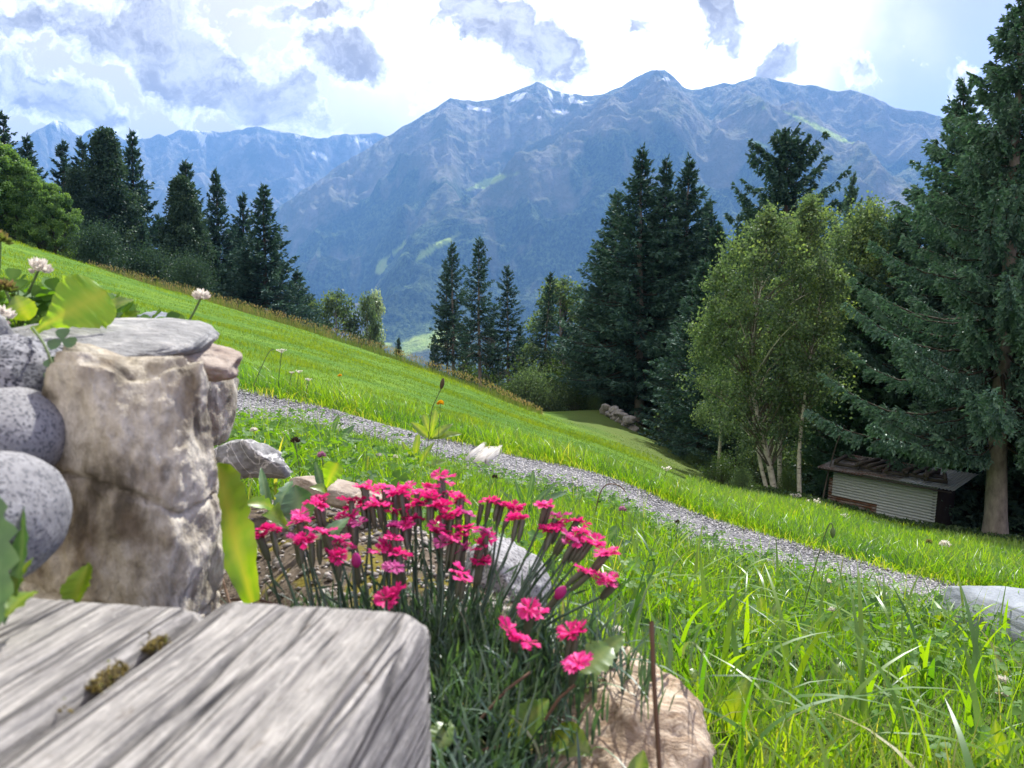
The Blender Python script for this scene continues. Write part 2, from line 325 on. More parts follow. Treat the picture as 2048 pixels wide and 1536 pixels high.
# where the woodland floor begins
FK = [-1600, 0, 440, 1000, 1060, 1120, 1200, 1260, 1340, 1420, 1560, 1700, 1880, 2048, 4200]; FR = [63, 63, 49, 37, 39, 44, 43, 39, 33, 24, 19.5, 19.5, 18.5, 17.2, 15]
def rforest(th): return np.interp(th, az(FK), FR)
thg = TH[:, None]+0*ZG; rg = RG[None]+0*ZG
wob = fbm(P3*.5, 3, 21)
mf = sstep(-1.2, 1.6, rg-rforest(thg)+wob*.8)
mbed = 1-sstep(-.05, .08, rg-rbed(thg)+fbm(P3*9, 2, 5)*.05)
mpath = sstep(-.06, .05, rg-rnear(thg))*(1-sstep(-.05, .06, rg-rfar(thg)))
mdry = .6*sstep(-3, -.8, rg-rridge(thg))*(1-mf)*(thg < az(1090))
mshade = sstep(-19, -9, rg-rforest(thg)+wob*1.5)*sstep(float(az(1075)), float(az(1170)), thg)*(1-sstep(float(az(1480)), float(az(1600)), thg)*.7)*(1-mf)  # tree shade on the bank, painted into the ground colour
def groundmat():
    m, t = newmat('hillside'); pos = t.n('NewGeometry').outputs['Position']
    A = lambda n: t.n('Attribute', attribute_name=n).outputs['Fac']
    n1 = t.noise(pos, .45, 5, .6); n2 = t.noise(pos, 14., 5, .65); n3 = t.noise(pos, 2.4, 4, .6)
    g = t.mix(t.mr(n1, .35, .68, 0, 1, True), (.05, .125, .012), (.10, .185, .016))
    g = t.mix(t.mr(n3, .58, .72, 0, .6, True), g, (.105, .16, .03))
    g = t.mix(.7, g, t.ramp(n2, [(.3, (.5, .5, .5)), (.7, (1.4, 1.4, 1.4))]), 'MULTIPLY')
    g = t.mix(A('dry'), g, t.mix(n2, (.12, .14, .035), (.21, .18, .07)))
    g = t.mix(t.math('MULTIPLY', A('bank'), .75), g, t.mix(n3, (.045, .085, .018), (.095, .10, .035)))  # shade of the spruce clump mixed in as a duller green-brown
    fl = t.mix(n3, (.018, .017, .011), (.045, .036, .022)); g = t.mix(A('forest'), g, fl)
    soil = t.mix(t.mr(t.noise(pos, 60., 6, .7), .3, .7), (.030, .024, .018), (.16, .13, .10))
    moss = t.mr(t.noise(pos, 16., 4, .6), .53, .62, 0, 1, True); soil = t.mix(moss, soil, (.13, .11, .02))
    g = t.mix(A('bed'), g, soil)
    g = t.mix(A('near'), g, t.mix(n2, (.028, .052, .010), (.075, .10, .022)))
    g = t.mix(A('pathm'), g, (.10, .10, .10))
    b = t.n('Bump', {'Height': n2, 'Strength': .6, 'Distance': .03}).outputs[0]
    out(t, t.n('BsdfPrincipled', {'Base Color': g, 'Roughness': .95, 'Normal': b, 'Specular IOR Level': .1}).outputs[0]); return m
M['ground'] = groundmat()
Zm = ZG-.03*mpath
mnear = (1-sstep(-.1, .1, rg-rnear(thg)))*(1-mbed)
g = Geo(); g.add(np.stack([GX, GY, Zm], -1), gridF(len(TH), len(RG))[:, ::-1])
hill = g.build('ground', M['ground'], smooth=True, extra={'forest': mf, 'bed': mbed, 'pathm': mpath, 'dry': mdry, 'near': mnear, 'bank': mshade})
tag(hill, kind='structure')

# ------------------------------------------------------------------ gravel path
def gravelmat(name, sc, stops):
    m, t = newmat(name); pos = t.n('NewGeometry').outputs['Position']
    vo = t.n('TexVoronoi', {'Vector': pos, 'Scale': sc}); d = vo.outputs['Distance']
    k = t.n('SeparateColor', {0: vo.outputs['Color']}).outputs[0]
    c = t.ramp(k, stops); c = t.mix(t.mr(d, .3, .75, 0, 1), c, (.05, .05, .055))
    b = t.n('Bump', {'Height': t.math('SUBTRACT', 1., d), 'Strength': 1., 'Distance': .012}).outputs[0]
    out(t, t.n('BsdfPrincipled', {'Base Color': c, 'Roughness': .85, 'Normal': b}).outputs[0]); return m
GST = [(0, (.09, .095, .11)), (.5, (.20, .205, .225)), (.85, (.33, .33, .35)), (1, (.5, .49, .48))]
M['gravel'] = gravelmat('gravel_bed', 62., GST)
tp = np.linspace(az(-900), az(3000), 400); q = np.linspace(0, 1, 24)
rn = rnear(tp)+fbm(np.stack([tp*30, 0*tp, 0*tp], -1), 3, 2)*.10; rf_ = rfar(tp)+fbm(np.stack([tp*34, 0*tp+5, 0*tp], -1), 3, 2)*.10
rp = rn[:, None]+(rf_-rn)[:, None]*q[None]; X = np.sin(tp)[:, None]*rp; Y = np.cos(tp)[:, None]*rp
Z = height(X, Y)-.012+.010*np.sin(q*math.pi)[None]
g = Geo(); g.add(np.stack([X, Y, Z], -1), gridF(400, 24)[:, ::-1]); tag(g.build('gravel_path', M['gravel'], smooth=True), kind='structure')
def pebblefield(P, size, flat=.6):
    """many small angular stones, each a distorted octahedron-like solid"""
    n = len(P); base = np.array([[1, 0, 0], [.3, .95, .1], [-.8, .6, 0], [-.8, -.6, .1], [.3, -.95, 0], [.1, .1, .9], [-.1, 0, -.9]], float)
    V = base[None]*(1+rng.normal(0, .22, (n, 7, 1)))*size[:, None, None]*np.array([1, .8, flat])
    a = rng.uniform(0, 2*math.pi, n); c, s = np.cos(a)[:, None], np.sin(a)[:, None]
    tx = rng.normal(0, .35, (n, 1)); V[..., 2] += V[..., 0]*tx
    V = np.stack([V[..., 0]*c-V[..., 1]*s, V[..., 0]*s+V[..., 1]*c, V[..., 2]], -1)+P[:, None]
    T = np.array([[0, 1, 5], [1, 2, 5], [2, 3, 5], [3, 4, 5], [4, 0, 5], [1, 0, 6], [2, 1, 6], [3, 2, 6], [4, 3, 6], [0, 4, 6]])
    return V.reshape(-1, 3), (T[None]+np.arange(n)[:, None, None]*7).reshape(-1, 3), np.repeat(rng.random(n), 7)
def chipmat(name, stops):
    m, t = newmat(name); c = t.ramp(t.n('Attribute', attribute_name='tint').outputs['Fac'], stops)
    nz = t.noise(t.n('NewGeometry').outputs['Position'], 150., 3); c = t.mix(.5, c, t.ramp(nz, [(.3, (.6, .6, .6)), (.7, (1.3, 1.3, 1.3))]), 'MULTIPLY')
    out(t, t.n('BsdfPrincipled', {'Base Color': c, 'Roughness': .8}).outputs[0]); return m
M['chips'] = chipmat('gravel_chips', GST)
n = 38000; th = rng.uniform(az(-150), az(2250), n); rr = rnear(th)-.05+(rfar(th)-rnear(th)+.08)*rng.random(n)
x, y = np.sin(th)*rr, np.cos(th)*rr; sz = rng.uniform(.004, .0105, n)
g = Geo(); g.add(*pebblefield(np.stack([x, y, height(x, y)-.004+sz*.15], -1), sz)); tag(g.build('gravel', M['chips']), 'loose grey gravel spread over the footpath', kind='stuff')
M['bedchips'] = chipmat('bed_chips', [(0, (.06, .055, .05)), (.5, (.20, .18, .16)), (.9, (.36, .33, .30)), (1, (.5, .48, .45))])
n = 2600; th = rng.uniform(az(380), az(1180), n); rr = .42+(rbed(th)-.40)*rng.random(n)**.7
x, y = np.sin(th)*rr, np.cos(th)*rr; sz = rng.uniform(.002, .007, n)*rng.uniform(.6, 1.3, n)
g = Geo(); g.add(*pebblefield(np.stack([x, y, height(x, y)+sz*.2], -1), sz)); tag(g.build('bed_gravel', M['bedchips']), 'small brown and grey chippings covering the flower bed soil', kind='stuff')

# ------------------------------------------------------------------ mountains
def mountmat(name, forest, alp, rock):
    m, t = newmat(name); pos = t.n('NewGeometry').outputs['Position']; A = lambda n: t.n('Attribute', attribute_name=n).outputs['Fac']
    p2 = t.n('Mapping', {'Vector': pos, 'Scale': (1, 1, .45)}).outputs[0]
    sp = t.noise(p2, .055, 4, .75); big = t.noise(pos, .0022, 6, .6)
    fo = t.mix(t.mr(sp, .38, .62), forest[0], forest[1]); al = t.mix(t.mr(big, .35, .65), alp[0], alp[1])
    c = t.mix(t.mr(t.noise(pos, .006, 7, .7), .45, .65, 0, .9), al, rock)
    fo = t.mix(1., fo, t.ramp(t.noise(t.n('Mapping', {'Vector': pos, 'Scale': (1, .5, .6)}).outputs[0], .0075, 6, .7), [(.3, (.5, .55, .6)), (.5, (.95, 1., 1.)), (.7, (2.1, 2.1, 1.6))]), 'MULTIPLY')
    c = t.mix(A('forest'), c, fo); c = t.mix(A('field'), c, t.mix(t.noise(pos, .02, 3), (.20, .34, .05), (.42, .48, .12))); c = t.mix(A('snow'), c, (.85, .87, .9))
    b = t.n('Bump', {'Height': t.math('ADD', t.math('MULTIPLY', sp, 16.), t.math('MULTIPLY', t.noise(pos, .012, 6, .65), 60.)), 'Strength': .9, 'Distance': 1.}).outputs[0]
    out(t, t.n('BsdfPrincipled', {'Base Color': c, 'Roughness': .95, 'Normal': b, 'Specular IOR Level': .05}).outputs[0]); return m
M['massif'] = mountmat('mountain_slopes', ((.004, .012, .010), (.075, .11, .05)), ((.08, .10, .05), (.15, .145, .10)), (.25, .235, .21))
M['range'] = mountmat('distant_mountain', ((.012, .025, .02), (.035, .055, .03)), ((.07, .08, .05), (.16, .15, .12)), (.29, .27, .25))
def mountains(name, p0, p1, nth, rs, ctrl, sil, foot, amp, mat, treeline, seed, fields, snows, nscale):
    px = np.linspace(p0, p1, nth); th = az(px); Zc = []
    for p in px:
        c = ctrl(p); Zc.append(np.interp(rs, [a for a, _ in c], [b for _, b in c]))
    Zc = np.array(Zc); X = np.sin(th)[:, None]*rs[None]; Y = np.cos(th)[:, None]*rs[None]
    kk = np.exp(-.5*(np.arange(-8, 9)/3.)**2); kk /= kk.sum()
    Zc = np.stack([np.convolve(np.pad(c, 8, mode='edge'), kk, 'valid') for c in Zc])
    P = np.stack([X, Y, 0*X], -1); wp = np.stack([fbm(P/900, 3, seed+5), fbm(P/900, 3, seed+6), 0*X], -1)*170
    rid = ridged((P+wp)/nscale, 6, seed, .5); wt = sstep(rs[0], rs[0]+(foot-rs[0])*2.2, rs)[None]
    Zn = Zc+(rid-.55)*amp*wt+ridged(P/240, 4, seed+3)*amp*.10*wt
    tgt = np.array([float((lambda d: d[2]/math.hypot(d[0], d[1]))(ray(p, s))) for p, s in zip(px, sil(px))])
    fr = rs < (rs[-1]*.93)
    for it in range(3):
        mx = (Zn/rs[None])[:, fr].max(1); Zn = Zn+((tgt-mx)[:, None]*rs[None])*sstep(foot, foot+(rs[-1]-foot)*.55, rs)[None]
    Zs = Zn
    el = 768-F*np.tan(np.arctan(Zs/rs[None])+PITCH)          # the row it stands in, for the tree line and the clearings
    f1 = fbm(P/420, 5, seed+8, .6); f2 = ridged(P/300, 4, seed+9); slope = np.gradient(Zs, axis=1)/np.gradient(rs)[None]
    forest = 1-sstep(-90, 110, Zs-treeline-f1*190); forest = forest*(1-.55*sstep(.9, 1.25, f2)*sstep(-200, 500, Zs))
    forest = forest*(1-.8*sstep(.25, .55, fbm(P/700+9, 4, seed+30)))
    field = 0*X; snow = 0*X; pxg = px[:, None]+0*X
    for (cx, cy, ax, ay, sl) in fields:
        dx = (pxg-cx)/ax; dy = (el-cy-(pxg-cx)*sl)/ay; field = np.maximum(field, 1-sstep(.5, 1., np.hypot(dx, dy)+f1*.55+fbm(P/90, 3, seed+40)*.5))
    for (cx, cy, ax, ay, sl) in snows:
        dx = (pxg-cx)/ax; dy = (el-cy-(pxg-cx)*sl)/ay; snow = np.maximum(snow, 1-sstep(.6, .9, np.hypot(dx, dy)+fbm(P/60, 3, 5)*.4))
    g = Geo(); g.add(np.stack([X, Y, Zs], -1), gridF(nth, len(rs))[:, ::-1])
    return tag(g.build(name, mat, smooth=True, extra={'forest': forest, 'field': field, 'snow': snow}), kind='structure')
SILA = np.array([(-200, 690), (380, 560), (440, 520), (500, 480), (540, 442), (570, 412), (600, 392), (640, 365), (700, 322), (760, 286), (800, 262), (850, 232), (880, 212), (905, 195), (925, 201), (960, 204), (990, 196), (1020, 188), (1040, 176), (1060, 168), (1072, 162), (1085, 170), (1105, 182), (1140, 190), (1180, 191), (1205, 187), (1240, 170), (1262, 154), (1280, 145), (1300, 140), (1318, 141), (1335, 156), (1352, 174), (1375, 180), (1400, 175), (1440, 168), (1470, 163), (1490, 156), (1510, 159), (1540, 163), (1600, 173), (1650, 186), (1675, 183), (1700, 190), (1740, 207), (1780, 222), (1815, 226), (1850, 235), (1900, 262), (2048, 330), (2400, 430), (3000, 520)], float)
SILB = np.array([(-800, 360), (-200, 330), (0, 318), (60, 292), (95, 270), (118, 256), (140, 245), (155, 248), (172, 264), (190, 274), (200, 262), (218, 258), (236, 256), (250, 266), (275, 282), (300, 282), (340, 272), (350, 275), (380, 264), (410, 262), (460, 266), (500, 260), (530, 254), (545, 259), (580, 266), (610, 270), (650, 277), (700, 270), (760, 266), (820, 282), (950, 320), (1200, 360)], float)
silA = lambda p: np.interp(p, SILA[:, 0], SILA[:, 1])+fbm(np.stack([np.asarray(p)/22., 0*p, 0*p], -1), 3, 3)*2.2
silB = lambda p: np.interp(p, SILB[:, 0], SILB[:, 1])+fbm(np.stack([np.asarray(p)/20., 0*p, 0*p], -1), 3, 8)*2.0
SH = np.array([(-200, 700), (500, 640), (740, 545), (900, 425), (1000, 368), (1100, 315), (1200, 282), (1300, 268), (1400, 262), (1500, 250), (1600, 275), (1700, 330), (1840, 400), (2048, 460), (3000, 600)], float)
def ctrlA(p):
    s = float(np.interp(p, SILA[:, 0], SILA[:, 1])); h = max(float(np.interp(p, SH[:, 0], SH[:, 1])), s+25)
    zr = zt(p, s, 6900); return [(3000, -420), (3350, zt(p, 735, 3350)), (3700, zt(p, 700, 3700)), (5050, zt(p, h, 5050)), (5600, zt(p, h-.22*(h-s), 5600)), (6900, zr), (8300, zr-900)]
def ctrlB(p):
    s = float(np.interp(p, SILB[:, 0], SILB[:, 1])); zr = zt(p, s, 10200)
    return [(7000, -300), (8600, zt(p, s+170, 8600)), (10200, zr), (11600, zr-900)]
mountains('mountain_massif', 300, 2700, 1100, np.concatenate([np.linspace(3000, 7100, 400), np.linspace(7150, 8300, 24)]), ctrlA, silA, 3500, 190, M['massif'], 1050, 4,
          [(985, 362, 42, 7, -.35), (960, 372, 16, 4, -.2), (880, 490, 34, 6, -.5), (850, 512, 22, 5, -.6), (845, 690, 70, 26, -.25), (905, 665, 60, 18, -.3), (815, 705, 26, 14, 0), (1620, 285, 90, 6, .45), (1580, 262, 60, 5, .5), (1490, 300, 26, 4, .4), (768, 535, 9, 10, -.6), (800, 500, 16, 4, -.8)],
          [(950, 217, 18, 4, .1), (1036, 195, 16, 7, -.4), (1118, 224, 20, 5, .2), (1138, 196, 6, 12, .5), (1155, 206, 14, 4, .1), (1076, 234, 7, 3, 0), (1098, 190, 6, 9, .6), (975, 221, 9, 4, 0), (1320, 167, 9, 3, .3), (1120, 191, 5, 9, .5)], 1100.)
mountains('distant_mountain_range', -700, 1300, 620, np.concatenate([np.linspace(7000, 10600, 200), np.linspace(10700, 11600, 16)]), ctrlB, silB, 7600, 380, M['range'], 600, 31,
          [], [(415, 292, 20, 7, .5), (433, 289, 22, 5, .3), (420, 302, 8, 12, .9), (655, 322, 26, 6, .4), (730, 287, 22, 6, .2), (140, 300, 22, 6, .3), (120, 292, 8, 14, -.6), (165, 296, 18, 5, .2), (610, 287, 10, 4, .3)], 1500.)
# ------------------------------------------------------------------ the air between
def haze():
    m, t = newmat('haze_air')
    v = t.n('VolumePrincipled', {'Color': (.19, .45, 1., 1), 'Density': HAZE_D, 'Anisotropy': .15, 'Density Attribute': ''}).outputs[0]
    t.nt.links.new(v, t.n('OutputMaterial').inputs['Volume']); return m
HAZE_D = .92e-4
g = Geo(); g.add(*box((-16000, -300, -440), (16000, 11700, 2600))); tag(g.build('haze', haze()), 'blue summer haze lying in the valley air', kind='stuff')
# ------------------------------------------------------------------ tree kinds (built once, then copied)
def proto(name, parts):
    e = thing(name, None, None, link=False); kids = []
    for nm, geo, mat, sm in parts:
        o = geo.build(nm, mat, None, sm, link=False); kids.append(o)
    PROTO_KIDS[e.name] = kids; return e
def spruce(name, H, R, hb, whorl, nb, mat, bark, seed, twm=16., sub=3, shoot=.16, sw=.018, droop=.35, hang=.5, tl=.30, irr=.25, tipup=.25, dead=0, trunk_r=None, shape=.85, pal=0., slope=(-22, 38), lean=0., cross=1):
    """a conifer: tapering trunk, whorls of boughs, boughs with side twigs, twigs set with needle shoots"""
    r = np.random.default_rng(seed); Tg, C = Geo(), Geo(); Bw = C
    tr = trunk_r or H*.016
    ht = np.linspace(0, 1, 14); wob = np.cumsum(r.normal(0, .004*H, (14, 2)), 0)*.35; wob[:, 0] += lean*H*ht
    TP = np.stack([wob[:, 0], wob[:, 1], ht*H-.5*(1-ht)], -1)
    Tg.add(*tube(TP, tr*(1-ht)**.8*(1+.45*np.exp(-ht*22))+.006, 10))
    tx = lambda z: np.array([np.interp(z/H, ht, TP[:, 0]), np.interp(z/H, ht, TP[:, 1]), z])
    B, D, L, Wd, Cc = [], [], [], [], []
    z = hb*H; k = 0
    while z < H*.985:
        f = (z-hb*H)/(H*(1-hb)); base_off = r.uniform(0, 6.28); nbz = max(3, int(round(nb*(1-.35*f)+r.normal(0, .6))))
        for b in range(nbz):
            a = base_off+6.283*b/nbz+r.normal(0, .25); Lb = R*(1-f)**shape*min(1., .62+f*3.2)*r.uniform(1-irr*1.5, 1+irr*.6)+.05
            if r.random() < irr*.28: Lb *= r.uniform(.3, .6)
            sl = math.tan(R_(slope[0]+(slope[1]-slope[0])*f**1.1+r.normal(0, 5))); ah = np.array([math.cos(a), math.sin(a), 0]); bl = np.array([-math.sin(a), math.cos(a), 0])
            s = np.linspace(0, 1, 6); p0 = tx(z+r.normal(0, whorl*.3)); cv = tipup*(1-f*.6)
            P = p0+ah*(Lb*s)[:, None]+np.array([0, 0, 1.])*(Lb*(sl*s-.25*droop*np.sin(s*math.pi)*(1-f)+cv*s**2.2))[:, None]+bl*(np.sin(s*3)*r.normal(0, .06)*Lb)[:, None]
            Bw.add(*tube(P, np.interp(s, [0, 1], [.008+.011*Lb, .003]), 4), .5, 1)
            n = int(twm*Lb)+4; q = np.sort(r.uniform(.10 if f > .3 else .2, 1, n)); pos = np.stack([np.interp(q, s, P[:, i]) for i in range(3)], -1)
            tan = norm(np.stack([np.interp(q, s, np.gradient(P[:, i])) for i in range(3)], -1)); side = np.where(np.arange(n) % 2, 1., -1.)[:, None]
            lt = (tl*(.35+.65*(1-q)**.6)*min(1., .14+Lb*.95)*(.45+.55*min(1., Lb/R*1.6))*r.uniform(.6, 1.25, n))
            td = norm(tan*r.uniform(.45, .9, (n, 1))+side*bl*r.uniform(.35, 1., (n, 1))+np.array([0, 0, -1.])*hang*r.uniform(.1, 1.4, (n, 1)))
            for j in range(sub):
                u = (j+r.random(n)*.8)/sub*.95
                ps = pos+td*(lt*u)[:, None]-np.array([0, 0, .18*hang])*(lt*u**2)[:, None]; dd = norm(td+r.normal(0, .42, (n, 3))+tan*.25)
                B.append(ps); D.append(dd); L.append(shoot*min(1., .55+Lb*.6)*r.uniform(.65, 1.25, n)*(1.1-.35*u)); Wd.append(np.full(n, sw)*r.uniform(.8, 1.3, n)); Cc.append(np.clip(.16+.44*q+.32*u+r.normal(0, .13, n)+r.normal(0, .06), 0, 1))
            m = max(3, int(Lb*3)); q = r.uniform(.3, 1.0, m); pos = np.stack([np.interp(q, s, P[:, i]) for i in range(3)], -1)
            B.append(pos); D.append(norm(norm(P[-1]-P[-2])+r.normal(0, .2, (m, 3)))); L.append(np.full(m, shoot*1.2)); Wd.append(np.full(m, sw)); Cc.append(np.full(m, .72))
        z += whorl*(1-.45*f)*r.uniform(.75, 1.25); k += 1
    for j in range(8): B.append(np.array([[*tx(H*(.95+.006*j))]])); D.append(np.array([[r.normal(0, .4), r.normal(0, .4), 1.]])); L.append([shoot*1.4]); Wd.append([sw*.8]); Cc.append([.7])
    B = np.concatenate(B); D = np.concatenate(D); L = np.concatenate(L); Wd = np.concatenate(Wd); Cc = np.concatenate(Cc)
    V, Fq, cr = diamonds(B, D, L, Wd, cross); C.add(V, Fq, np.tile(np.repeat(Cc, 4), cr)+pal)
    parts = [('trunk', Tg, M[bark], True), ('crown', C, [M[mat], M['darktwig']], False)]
    if dead:
        Dg = Tg
        for j in range(dead):
            zz = r.uniform(.18, hb+.12)*H; a = r.uniform(0, 6.28); Lb = R*r.uniform(.25, .75); s = np.linspace(0, 1, 5)
            P = tx(zz)+np.stack([np.cos(a+s*r.normal(0, .3))*Lb*s, np.sin(a+s*.2)*Lb*s, -.35*Lb*s**1.5+r.normal(0, .03, 5)*s], -1); Dg.add(*tube(P, np.interp(s, [0, 1], [.018, .004]), 4))
            for t2 in range(7):
                qq = r.uniform(.25, 1); p = np.array([np.interp(qq, s, P[:, i]) for i in range(3)]); d = norm(np.array([math.cos(a), math.sin(a), 0])+r.normal(0, .6, 3)-np.array([0, 0, .5])); Dg.add(*tube(np.stack([p, p+d*Lb*.18, p+d*Lb*.33-np.array([0, 0, .05])]), [.006, .005, .002], 3))
    return proto(name, parts)
def broadleaf(name, H, Rx, trunk_top, mat, bark, seed, nclump=90, perc=260, leaf=.06, hang=0., env=(1., 1.), stems=1, tr=None, spread=.32, cr=.42, zlo=.22, inner=.35, cone=0., lean=0.):
    """a broad-leaved tree: one or more leaning stems, limbs out to each clump of leaves, leaves as small folded blades"""
    r = np.random.default_rng(seed); Tg, C = Geo(), Geo(); Lg = C; tr = tr or H*.014; ST = []
    for sidx in range(stems):
        a = 6.283*sidx/stems+r.uniform(0, 1); off = np.array([math.cos(a), math.sin(a)])*(.0 if stems == 1 else tr*2.2); ln = (r.normal(0, .03, 2) if stems == 1 else np.array([math.cos(a), math.sin(a)])*r.uniform(.05, .13))
        ht = np.linspace(0, 1, 12); wob = np.cumsum(r.normal(0, .007*H, (12, 2)), 0); hh = H*(.90 if sidx == 0 else r.uniform(.68, .86))
        P = np.stack([off[0]+ln[0]*hh*ht+wob[:, 0]*ht+lean*H*ht, off[1]+ln[1]*hh*ht+wob[:, 1]*ht, ht*hh-.4*(1-ht)], -1); ST.append((P, hh))
        Tg.add(*tube(P, tr*(1 if sidx == 0 else .75)*(1-ht)**.75*(1+.4*np.exp(-ht*25))+.008, 9))
    B, D, L, Cc = [], [], [], []
    for k in range(nclump):
        zf = r.random()**.8; z = H*(zlo+(1-zlo)*zf*.97); prof_ = (math.sin(math.pi*min(1, (.16+.84*zf)**(1.0 if not cone else .75)))**.6)*(1-cone*zf)
        a = r.uniform(0, 6.283); rad = Rx*prof_*(inner+(1-inner)*r.random()**.5)*(1+.18*math.sin(a*3+seed)+.10*math.sin(a*5+z*2))
        P, hh = ST[r.integers(len(ST))]; sp = np.array([np.interp(min(z, hh*.97), P[:, 2], P[:, i]) for i in range(3)]); c = np.array([sp[0]*.8+math.cos(a)*rad*env[0], sp[1]*.8+math.sin(a)*rad*env[1], z])
        zb = max(trunk_top*H, min(z-rad*r.uniform(.35, .9), hh*.97)); p0 = np.array([np.interp(zb, P[:, 2], P[:, i]) for i in range(3)]); s = np.linspace(0, 1, 6)[:, None]
        mid = p0*(1-s)+c*s+np.array([0, 0, 1.])*np.sin(s*math.pi)*rad*.14; mid = mid+r.normal(0, .03, (6, 3))*np.sin(s*math.pi); Lg.add(*tube(mid, np.interp(s[:, 0], [0, 1], [tr*.17+.005, .003]), 4), .5, 1)
        ck = cr*r.uniform(.6, 1.25)*H*.1; n = int(perc*r.uniform(.5, 1.3)); q = r.normal(0, 1, (n, 3)); q = q/np.maximum(np.linalg.norm(q, axis=1, keepdims=True), .4)*r.random((n, 1))**.55*np.array([1.15, 1.15, .75+hang*.9])*ck
        if hang: q[:, 2] -= np.abs(r.normal(0, .6, n))*hang*ck*1.2
        tone = r.normal(0, .19)
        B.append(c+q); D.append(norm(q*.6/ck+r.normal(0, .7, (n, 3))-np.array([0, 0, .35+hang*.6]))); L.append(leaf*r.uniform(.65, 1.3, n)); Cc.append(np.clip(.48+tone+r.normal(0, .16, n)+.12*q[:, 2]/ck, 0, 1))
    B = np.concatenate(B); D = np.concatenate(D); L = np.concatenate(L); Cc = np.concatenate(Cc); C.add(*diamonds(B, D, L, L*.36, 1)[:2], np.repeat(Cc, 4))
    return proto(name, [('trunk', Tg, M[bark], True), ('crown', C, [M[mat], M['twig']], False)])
SP = {}
SP['full'] = spruce('spruce_tree', 10, 3.5, .04, .24, 7, 'spruce_far', 'bark', 1, 12, 4, .21, .036, hang=.6, shape=1.12, irr=.3, tl=.36)
SP['full2'] = spruce('spruce_tree', 10, 3.1, .05, .25, 7, 'spruce_far', 'bark', 2, 12, 4, .21, .036, hang=.6, irr=.38, shape=1.1, tl=.36)
SP['slim'] = spruce('spruce_tree', 10, 2.2, .06, .24, 6, 'spruce_far', 'bark', 3, 15, 4, .19, .032, hang=.6, irr=.38, shape=.95)
SP['bare'] = spruce('tall_spruce_tree', 10, 1.75, .36, .24, 6, 'spruce_far', 'greybark', 4, 15, 4, .18, .028, hang=.55, irr=.42, dead=30, trunk_r=.13, shape=.85, slope=(-20, 40))
SP['bare2'] = spruce('tall_spruce_tree', 10, 1.5, .42, .23, 6, 'spruce_far', 'greybark', 5, 15, 4, .17, .026, hang=.5, irr=.48, dead=40, trunk_r=.11, shape=.85)
SP['dense'] = spruce('spruce_tree', 10, 3.3, .14, .22, 7, 'spruce_far', 'greybark', 6, 14, 5, .18, .026, hang=.6, irr=.32, shape=1.1, trunk_r=.17, tl=.42)
SP['old'] = spruce('old_spruce_tree', 12, 3.2, .12, .42, 8, 'spruce_far', 'bark', 7, 26, 8, .17, .030, hang=1.0, irr=.40, tipup=.50, shape=.50, slope=(-14, 30), trunk_r=.2, droop=.2, tl=.42)
SP['near'] = spruce('spruce_tree', 16, 5.9, .19, .38, 7, 'spruce', 'greybark', 8, 26, 9, .15, .024, hang=1.0, irr=.32, tipup=.32, shape=1.3, trunk_r=.30, tl=.62, droop=.45, slope=(-20, 34), cross=2)
SP['near2'] = spruce('spruce_tree', 13, 4.4, .07, .34, 7, 'spruce', 'bark', 9, 23, 8, .14, .023, hang=.95, irr=.38, tipup=.36, shape=1.1, trunk_r=.22, tl=.54, droop=.4, slope=(-18, 42), cross=2)
SP['young'] = spruce('young_spruce_tree', 7, 2.0, .02, .28, 7, 'spruce_green', 'bark', 10, 24, 6, .12, .018, hang=.75, irr=.28, tl=.46, shape=.85, cross=2)
SP['birch'] = broadleaf('birch_tree', 9, 2.6, .30, 'birch', 'birchbark', 21, 120, 260, .085, .55, stems=3, tr=.09, zlo=.2, cr=.46, inner=.3)
SP['birch2'] = broadleaf('birch_tree', 9, 1.9, .30, 'birch', 'birchbark', 22, 100, 280, .085, .6, stems=1, tr=.10, zlo=.2, cr=.46, inner=.2)
SP['maple'] = broadleaf('broadleaf_tree', 8, 3.0, .10, 'maple', 'bark', 23, 170, 260, .17, .1, tr=.13, zlo=.10, cr=.50)
SP['maple2'] = broadleaf('broadleaf_tree', 8, 2.5, .10, 'maple', 'bark', 24, 150, 260, .16, .1, tr=.12, zlo=.11, cr=.5)
SP['larch'] = broadleaf('larch_tree', 10, 2.2, .12, 'larchdark', 'greybark', 25, 200, 320, .12, .45, tr=.13, zlo=.08, cr=.44, cone=.55, inner=.15)
SP['small'] = broadleaf('slender_tree', 6, 1.3, .15, 'birch', 'greybark', 26, 60, 150, .11, .3, tr=.07, zlo=.16, cr=.6)
SP['palet'] = broadleaf('pale_tree', 7, .7, .1, 'pale', 'greybark', 27, 46, 170, .10, .3, tr=.05, zlo=.05, cr=.5)
